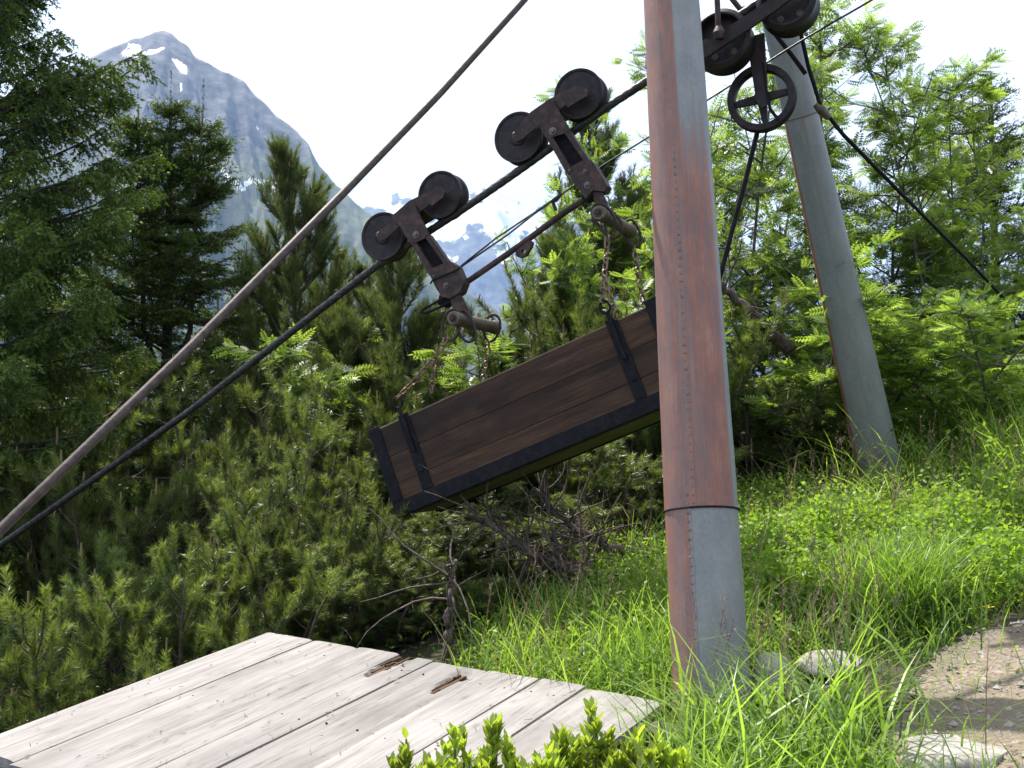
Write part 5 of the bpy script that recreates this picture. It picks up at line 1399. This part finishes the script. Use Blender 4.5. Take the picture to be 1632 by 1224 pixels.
def grass_set(x, y, hmin, hmax, w0, bmin, bmax, t0=0.5):
    n = len(x); z = ground(x, y) - 0.01
    cl = fbm(x * 2.2, y * 2.2, 91, 3)
    h = (hmin + (hmax - hmin) * rng.random(n) ** 1.5) * (0.6 + 0.9 * cl)
    az = rng.random(n) * 2 * math.pi + 1.0 * (cl - 0.5)
    return blades(np.stack([x, y, z], -1), h, w0 * rng.uniform(0.6, 1.3, n), az, rng.uniform(bmin, bmax, n), rng, np.clip(t0 + 0.34 * rng.normal(size=n) + (cl - 0.5) * 1.1, 0, 1))
GV = []; GT = []
def addg(x, y, *a, **k):
    V, T = grass_set(x, y, *a, **k); GV.append(V); GT.append(T)
pathd = lambda x, y: np.where(in_path(x, y), 0.05, 1.0)
# foreground sward round the near leg and down to the frame's edge
x, y = scatter(9000, 0.3, 1.9, 2.0, 4.6, lambda x, y: pathd(x, y) * (1 - 0.85 * near_platform(x, y, 0.12)) * np.clip(0.35 + 1.4 * (fbm(x * 2, y * 2, 14, 3) - 0.4), 0, 1)); addg(x, y, 0.08, 0.32, 0.0065, 0.15, 0.9)
# long arching blades at the foot of the near leg
x, y = scatter(800, 0.30, 1.30, 2.9, 3.98, lambda x, y: pathd(x, y) * (1 - 0.97 * near_platform(x, y, 0.20))); addg(x, y, 0.32, 0.56, 0.010, 0.45, 1.15, 0.62)
# grass between the platform and the pines
x, y = scatter(6000, -0.35, 1.0, 4.0, 6.4, lambda x, y: sstep(-0.4, 0.2, x)); addg(x, y, 0.12, 0.36, 0.006, 0.2, 0.95, 0.55)
# bank at the right
x, y = scatter(17000, 0.9, 4.6, 4.0, 8.2, lambda x, y: pathd(x, y) * np.clip(0.05 + 1.6 * (fbm(x * 1.3, y * 1.3, 24, 3) - 0.42) + sstep(1.9, 3.0, x) * 0.7, 0.03, 1)); addg(x, y, 0.10, 0.32, 0.006, 0.15, 0.95, 0.55)
x, y = scatter(4400, 2.85, 5.0, 5.4, 8.0); addg(x, y, 0.28, 0.52, 0.008, 0.25, 0.9, 0.6)
x, y = scatter(450, 1.9, 3.2, 6.2, 7.2); addg(x, y, 0.3, 0.55, 0.008, 0.5, 1.15, 0.65)
# dense tuft left of the path
c = gpx(1420, 1000)
for (cx, cy, rr_, n) in ((c[0], c[1], 0.20, 1100), (c[0] + 0.20, c[1] + 0.30, 0.2, 500)):
    a = rng.random(n) * 6.28; r = rr_ * np.sqrt(rng.random(n)); addg(cx + r * np.cos(a), cy + r * np.sin(a), 0.2, 0.42, 0.0055, 0.25, 0.8, 0.42)
# beyond
x, y = scatter(9000, 1.0, 7.5, 7.5, 11.0); addg(x, y, 0.2, 0.5, 0.009, 0.2, 0.9, 0.5)
# thin turf on the path
x, y = scatter(6000, 1.0, 3.2, 2.6, 5.5, lambda x, y: in_path(x, y) * np.clip(3.2 * (fbm(x * 4, y * 4, 44, 3) - 0.5), 0, 1)); addg(x, y, 0.03, 0.11, 0.0045, 0.2, 0.9, 0.7)
o = obj('grass', fast_mesh('grass', np.vstack(GV), 4, M_GRASS, np.concatenate(GT))); o['kind'] = 'stuff'; o['label'] = 'long green meadow grass on the bank'; 

x1, y1 = scatter(4200, -0.3, 4.4, 3.0, 8.0, lambda x, y: pathd(x, y) * sstep(0.4, 0.6, fbm(x * 1.7, y * 1.7, 73, 3))); V1, T1 = grass_set(x1, y1, 0.16, 0.5, 0.0045, 0.3, 1.3, 0.5)
o = obj('dry_grass', fast_mesh('dry_grass', V1, 4, M_STRAW, T1)); o['kind'] = 'stuff'; o['label'] = 'dry straw-coloured blades among the green grass'
def seed_stalks():
    r_ = np.random.default_rng(15); Q = []
    xs = np.concatenate([r_.uniform(0.6, 1.3, 60), r_.uniform(1.0, 3.6, 90), r_.uniform(-0.2, 0.8, 40)]); ys = np.concatenate([r_.uniform(3.3, 4.2, 60), r_.uniform(4.4, 7.2, 90), r_.uniform(4.3, 5.6, 40)])
    k = ~blocked(xs, ys) & ~in_path(xs, ys); xs, ys = xs[k], ys[k]
    for x_, y_ in zip(xs, ys):
        b = np.array([x_, y_, float(ground(x_, y_))]); h = r_.uniform(0.4, 0.62); a = r_.random() * 6.28; ln = r_.uniform(0.05, 0.3)
        P = [b + np.array([math.cos(a) * ln * h * t * t, math.sin(a) * ln * h * t * t, h * t]) for t in np.linspace(0, 1, 7)]
        sx = np.array([0.0010, 0, 0])
        for i in range(6): Q.append([P[i] - sx, P[i] + sx, P[i + 1] + sx * 0.8, P[i + 1] - sx * 0.8])
        for j in range(14):
            t = r_.uniform(0.78, 1.0); q = P[4] + (P[6] - P[4]) * ((t - 0.67) / 0.33); dd = nrm(r_.normal(size=3) + np.array([0, 0, 0.9])) * r_.uniform(0.012, 0.028); w_ = nrm(np.cross(dd, r_.normal(size=3))) * 0.002
            Q.append([q, q + dd * 0.5 - w_, q + dd, q + dd * 0.5 + w_])
    Q = np.array(Q); o = obj('seed_stalks', fast_mesh('seed_stalks', Q, 4, M_SEED, r_.random(len(Q)))); o['kind'] = 'stuff'; o['label'] = 'brownish seed heads standing above the grass'
seed_stalks()
def litter():
    r_ = np.random.default_rng(25); n = 240
    u = r_.uniform(near_x, 0, n); v = r_.uniform(seams[1], seams[-1], n); v = np.where(r_.random(n) < 0.5, np.array(seams)[r_.integers(1, len(seams), n)] + r_.normal(size=n) * 0.006, v)
    P = PK + u[:, None] * px_ + v[:, None] * py_ + pz_ * 0.007
    a = r_.random(n) * 6.28; L = r_.uniform(0.008, 0.035, n); d = np.cos(a)[:, None] * px_ + np.sin(a)[:, None] * py_; e = -np.sin(a)[:, None] * px_ + np.cos(a)[:, None] * py_
    w_ = np.where(r_.random(n) < 0.96, 0.0009, 0.004)
    V = np.stack([P - d * L[:, None] / 2 - e * w_[:, None], P + d * L[:, None] / 2 - e * w_[:, None], P + d * L[:, None] / 2 + e * w_[:, None] + pz_ * 0.002, P - d * L[:, None] / 2 + e * w_[:, None]], 1)
    o = obj('needle_litter', fast_mesh('needle_litter', V, 4, M_SEED, r_.random(n))); o['kind'] = 'stuff'; o['label'] = 'dry needles and bits lying on the boards'
litter()
def leafquad():
    return np.array([[[0, 0, 0], [0.45, -0.27, 0.04], [1, 0, 0], [0.45, 0.27, 0.04]]])
def leaf_cloud(x, y, zlo, zhi, size, tint, upness=0.7):
    n = len(x); z = ground(x, y) + rng.uniform(zlo, zhi)
    D = rng.normal(size=(n, 3)); D[:, 2] = np.abs(D[:, 2]) * 0.6 + 0.15; U = np.tile([0, 0, upness], (n, 1)) + rng.normal(size=(n, 3)) * 0.6
    return put_leaves(np.stack([x, y, z], -1), D, U, size * rng.uniform(0.6, 1.3, n), rng, leafquad(), tint)
LV = []; LT = []
def addl(x, y, hcap, size, t0):
    hh = hcap * (0.35 + 1.1 * fbm(x * 1.6, y * 1.6, 66, 4)); u = rng.random(len(x)) ** 0.6
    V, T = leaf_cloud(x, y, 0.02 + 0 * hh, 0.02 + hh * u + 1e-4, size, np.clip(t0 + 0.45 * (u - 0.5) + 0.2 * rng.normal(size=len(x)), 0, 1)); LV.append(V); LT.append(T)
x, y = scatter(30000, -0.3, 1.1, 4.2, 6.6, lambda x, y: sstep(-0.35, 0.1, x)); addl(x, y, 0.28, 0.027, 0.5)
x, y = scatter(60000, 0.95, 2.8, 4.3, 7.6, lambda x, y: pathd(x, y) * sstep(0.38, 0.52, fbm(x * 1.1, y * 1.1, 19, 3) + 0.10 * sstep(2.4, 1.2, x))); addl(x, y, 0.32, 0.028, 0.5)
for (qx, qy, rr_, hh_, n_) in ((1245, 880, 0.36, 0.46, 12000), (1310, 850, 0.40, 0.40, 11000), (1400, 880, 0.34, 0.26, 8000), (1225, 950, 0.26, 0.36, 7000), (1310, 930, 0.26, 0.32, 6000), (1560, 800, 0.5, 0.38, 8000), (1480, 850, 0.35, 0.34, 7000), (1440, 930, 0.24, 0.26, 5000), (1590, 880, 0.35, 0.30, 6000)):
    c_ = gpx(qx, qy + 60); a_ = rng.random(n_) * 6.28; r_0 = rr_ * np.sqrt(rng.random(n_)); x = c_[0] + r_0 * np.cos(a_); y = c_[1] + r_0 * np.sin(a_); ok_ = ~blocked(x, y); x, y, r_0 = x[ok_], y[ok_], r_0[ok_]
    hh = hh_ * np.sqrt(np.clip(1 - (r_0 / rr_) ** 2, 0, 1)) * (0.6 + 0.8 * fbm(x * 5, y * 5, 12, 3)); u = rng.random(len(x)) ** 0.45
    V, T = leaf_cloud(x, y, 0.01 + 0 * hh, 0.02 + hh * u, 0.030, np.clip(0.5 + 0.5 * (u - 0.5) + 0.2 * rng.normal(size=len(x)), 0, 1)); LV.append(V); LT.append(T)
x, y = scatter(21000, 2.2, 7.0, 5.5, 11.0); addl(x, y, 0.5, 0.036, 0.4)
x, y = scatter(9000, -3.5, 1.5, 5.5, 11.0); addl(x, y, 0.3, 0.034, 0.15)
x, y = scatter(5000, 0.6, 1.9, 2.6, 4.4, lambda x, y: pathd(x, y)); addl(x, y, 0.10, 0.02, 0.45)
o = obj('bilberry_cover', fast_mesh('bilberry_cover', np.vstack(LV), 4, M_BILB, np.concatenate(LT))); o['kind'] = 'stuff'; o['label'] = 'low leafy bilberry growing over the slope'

# ---- alpine rose shrubs in the foreground
ROSET = np.array([[[0, 0, 0], [0.35, -0.19, 0.05], [0.7, -0.15, 0.05], [1, 0, 0]], [[0, 0, 0], [1, 0, 0], [0.7, 0.15, 0.05], [0.35, 0.19, 0.05]]])
def rose(seed, label, px, py, d, wd, n):
    r_ = np.random.default_rng(seed)
    top = at(px, py, d); b = gz(top[0], top[1]); H = top[2] - b[2]
    root = thing('alpine_rose_shrub', label, 'shrub', b, 'leafy shrubs in the foreground')
    st = MB(); P = []; D = []; TI = []
    for k in range(n):
        a = r_.random() * 6.28; rr = wd * math.sqrt(r_.random()); e = np.array([math.cos(a) * rr, math.sin(a) * rr * 0.7, H * (1 - 0.35 * (rr / wd) ** 2) * r_.uniform(0.78, 1.0)])
        C = np.array([np.array([e[0] * 0.3, e[1] * 0.3, 0]), e * [0.7, 0.7, 0.5], e * [0.95, 0.95, 0.8], e]); st.tube(C, np.linspace(0.005, 0.0025, 4), 4, cap=False)
        for q in range(34):
            u = r_.uniform(0.0, 1.0) ** 0.7; p = C[2] + (C[3] - C[2]) * u if u > 0.25 else C[1] + (C[2] - C[1]) * r_.random()
            a2 = r_.random() * 6.28; up = 0.5 + 1.3 * u
            P.append(p); D.append((math.cos(a2), math.sin(a2), up)); TI.append(0.25 + 0.5 * u + r_.normal() * 0.12)
    P = np.array(P); D = np.array(D); U = np.tile([0, 0, 1.0], (len(P), 1)) + r_.normal(size=(len(P), 3)) * 0.3
    D2 = D / np.linalg.norm(D, axis=1, keepdims=True); U = -D2 * np.array([1, 1, 0]) + np.array([0, 0, 0.8]) + r_.normal(size=(len(P), 3)) * 0.25
    V, T = put_leaves(P, D, U, 0.035 * r_.uniform(0.7, 1.25, len(P)), r_, ROSET, np.array(TI))
    finish(root, st, M_BARKR, 'leaves', V, T, M_ROSE)
rose(1, 'leafy shrub nearest the left, lower edge of the photograph, before the boards', 640, 1162, 2.55, 0.055, 33)
rose(2, 'pointed leafy shrub with the tallest shoot in front of the boards', 725, 1138, 2.5, 0.10, 82)
rose(3, 'leafy shrub right of the pointed one, before the boards', 795, 1142, 2.55, 0.075, 51)
rose(4, 'broad leafy shrub before the open joint of the boards', 935, 1125, 2.65, 0.14, 120)
rose(5, 'leafy shrub beside the last board near the pylon foot', 1040, 1148, 2.6, 0.12, 90)
rose(7, 'low leafy shrub filling the bottom edge left of the broad one', 690, 1180, 2.42, 0.10, 60)
rose(8, 'low leafy shrub at the bottom edge below the last board', 1000, 1175, 2.45, 0.12, 75)
rose(6, 'low leafy shrub at the bottom edge between the taller ones', 865, 1175, 2.45, 0.10, 60)

# ---- stones
def stone(name, label, cat, c, dims, seed, mat, rz=0.0, group=None, flat=1.0):
    bm = bmesh.new(); bmesh.ops.create_icosphere(bm, subdivisions=4, radius=1.0); r_ = np.random.default_rng(seed)
    v = np.array([q.co[:] for q in bm.verts]); pl = nrm(r_.normal(size=(12, 3))); dd = r_.uniform(0.62, 0.95, 12)
    for k in range(12):
        h = v @ pl[k]; over = np.maximum(0, h - dd[k]); v = v - over[:, None] * pl[k] * 0.9
    if flat < 1: v[:, 2] = np.minimum(v[:, 2], flat + 0.06 * (fbm(v[:, 0] * 3, v[:, 1] * 3, seed, 3) - 0.5))
    v = v * (1 + 0.10 * (fbm(v[:, 0] * 2 + v[:, 2], v[:, 1] * 2 - v[:, 2], seed, 4)[:, None] - 0.5)) * np.array(dims)
    v = v @ np.array([[math.cos(rz), math.sin(rz), 0], [-math.sin(rz), math.cos(rz), 0], [0, 0, 1]])
    f = [[q.index for q in fc.verts] for fc in bm.faces]; bm.free()
    o = obj(name, link_mesh(name, v, f, mat, 40)); o.location = c; tag(o, label, cat, group); return o
p = gpx(1545, 1205); stone('flat_stone', 'large flat pale stone slab lying in the path at the bottom right', 'stone', gpx(1530, 1212) + np.array([0, 0.0, 0.0]), (0.20, 0.15, 0.08), 4, M_STONE, 0.2, None, 0.55)
p = gpx(1228, 1110); stone('stone', 'whitish angular stone beside the foot of the near leg', 'stone', p + np.array([0, 0, 0.05]), (0.10, 0.09, 0.11), 7, M_STONE)
p = gpx(1325, 1075); stone('stone', 'pale low stone half hidden in grass right of the near leg', 'stone', p + np.array([0, 0, 0.035]), (0.13, 0.10, 0.055), 9, M_STONE)
p = gpx(1536, 1064); stone('pebble', 'small dark grey pebble at the upper edge of the path', 'stone', p, (0.026, 0.022, 0.018), 12, M_STONED)
p = gpx(1475, 1118); stone('pebble', 'small flat pale pebble on the path left of the rounder one', 'stone', p, (0.04, 0.025, 0.012), 13, M_STONE)
p = gpx(1509, 1116); stone('pebble', 'small round pale pebble on the path', 'stone', p, (0.016, 0.016, 0.018), 14, M_STONE)
p = gpx(1435, 1165); stone('pebble', 'brown stone at the grass edge left of the flat slab', 'stone', p, (0.035, 0.03, 0.025), 15, M_STONED)
# loose grit
def grit():
    r_ = np.random.default_rng(5); x = r_.uniform(PATH[:, 0].min(), 3.2, 9000); y = r_.uniform(2.4, 5.6, 9000); k = in_path(x, y); x, y = x[k], y[k]
    z = ground(x, y) + 0.020; n = len(x); s = 0.0035 + 0.014 * r_.random(n) ** 4
    oct_ = np.array([[1, 0, 0], [0, 1, 0], [-1, 0, 0], [0, -1, 0], [0, 0, 0.8], [0, 0, -0.8]]); F_ = [[0, 1, 4], [1, 2, 4], [2, 3, 4], [3, 0, 4], [1, 0, 5], [2, 1, 5], [3, 2, 5], [0, 3, 5]]
    V = np.stack([x, y, z], -1)[:, None] + oct_[None] * s[:, None, None] * r_.uniform(0.6, 1.4, (n, 6, 1))
    o = obj('grit', fast_mesh('grit', V[:, np.array(F_)].reshape(-1, 3, 3), 3, M_GRIT)); o['kind'] = 'stuff'
grit()

# ---- yellow flowers
def flower(px, py, d, label, s=1.0):
    c = at(px, py, d); b = gz(c[0], c[1])
    root = thing('yellow_flower', label, 'flower', b, 'yellow flowers on the bank')
    mb = MB(); mb.tube([b, (b + c) / 2 + np.array([0.01, 0, 0]), c], 0.0016, 4); part('stem', mb, M_STEM, root, None)
    me = MB()
    for k in range(5):
        a = k * 2 * math.pi / 5; dr = np.array([math.cos(a), math.sin(a), 0.35]); sd = np.array([-math.sin(a), math.cos(a), 0])
        me.add([c, c + (dr * 0.010 + sd * 0.007) * s, c + dr * 0.018 * s, c + (dr * 0.010 - sd * 0.007) * s], [[0, 1, 2, 3]])
    part('petals', me, M_YELLOW, root, None)
M_STEM = plain('flower_stem', (0.08, 0.14, 0.03))
FL = [(1574, 970, 4.35, 'largest yellow flower, lowest on the bank beside the path', 1.7)]
FL += [(x_, y_, 4.75, 'small yellow flower in the loose cluster on the right bank', 1.35) for x_, y_ in ((1519, 920), (1536, 914), (1540, 924), (1535, 930), (1547, 934), (1508, 935))]
FL += [(1618, 905, 4.7, 'yellow flower at the right edge of the bank', 1.2), (1570, 908, 4.8, 'yellow flower just right of the loose cluster', 1.1), (1384, 923, 4.6, 'yellow flower low among the grass right of the near leg', 1.2), (1402, 903, 4.7, 'yellow flower above the lone one right of the near leg', 1.1)]
for q in FL: flower(*q)

# ================================================================== HAZE
mb = MB(); mb.box((-12500, -11500, -700), (12500, 13500, 2500)); v, f = mb.data()
m, n, out = new_mat('haze_air'); pv = nd(n, 'ShaderNodeVolumePrincipled')
setin(pv, Density=8.5e-5, Anisotropy=0.15); pv.inputs['Color'].default_value = (0.38, 0.59, 1.0, 1)
lk(n, pv.outputs[0], out.inputs['Volume'])
hz = obj('haze', link_mesh('haze', v, f, m, None)); hz['kind'] = 'stuff'
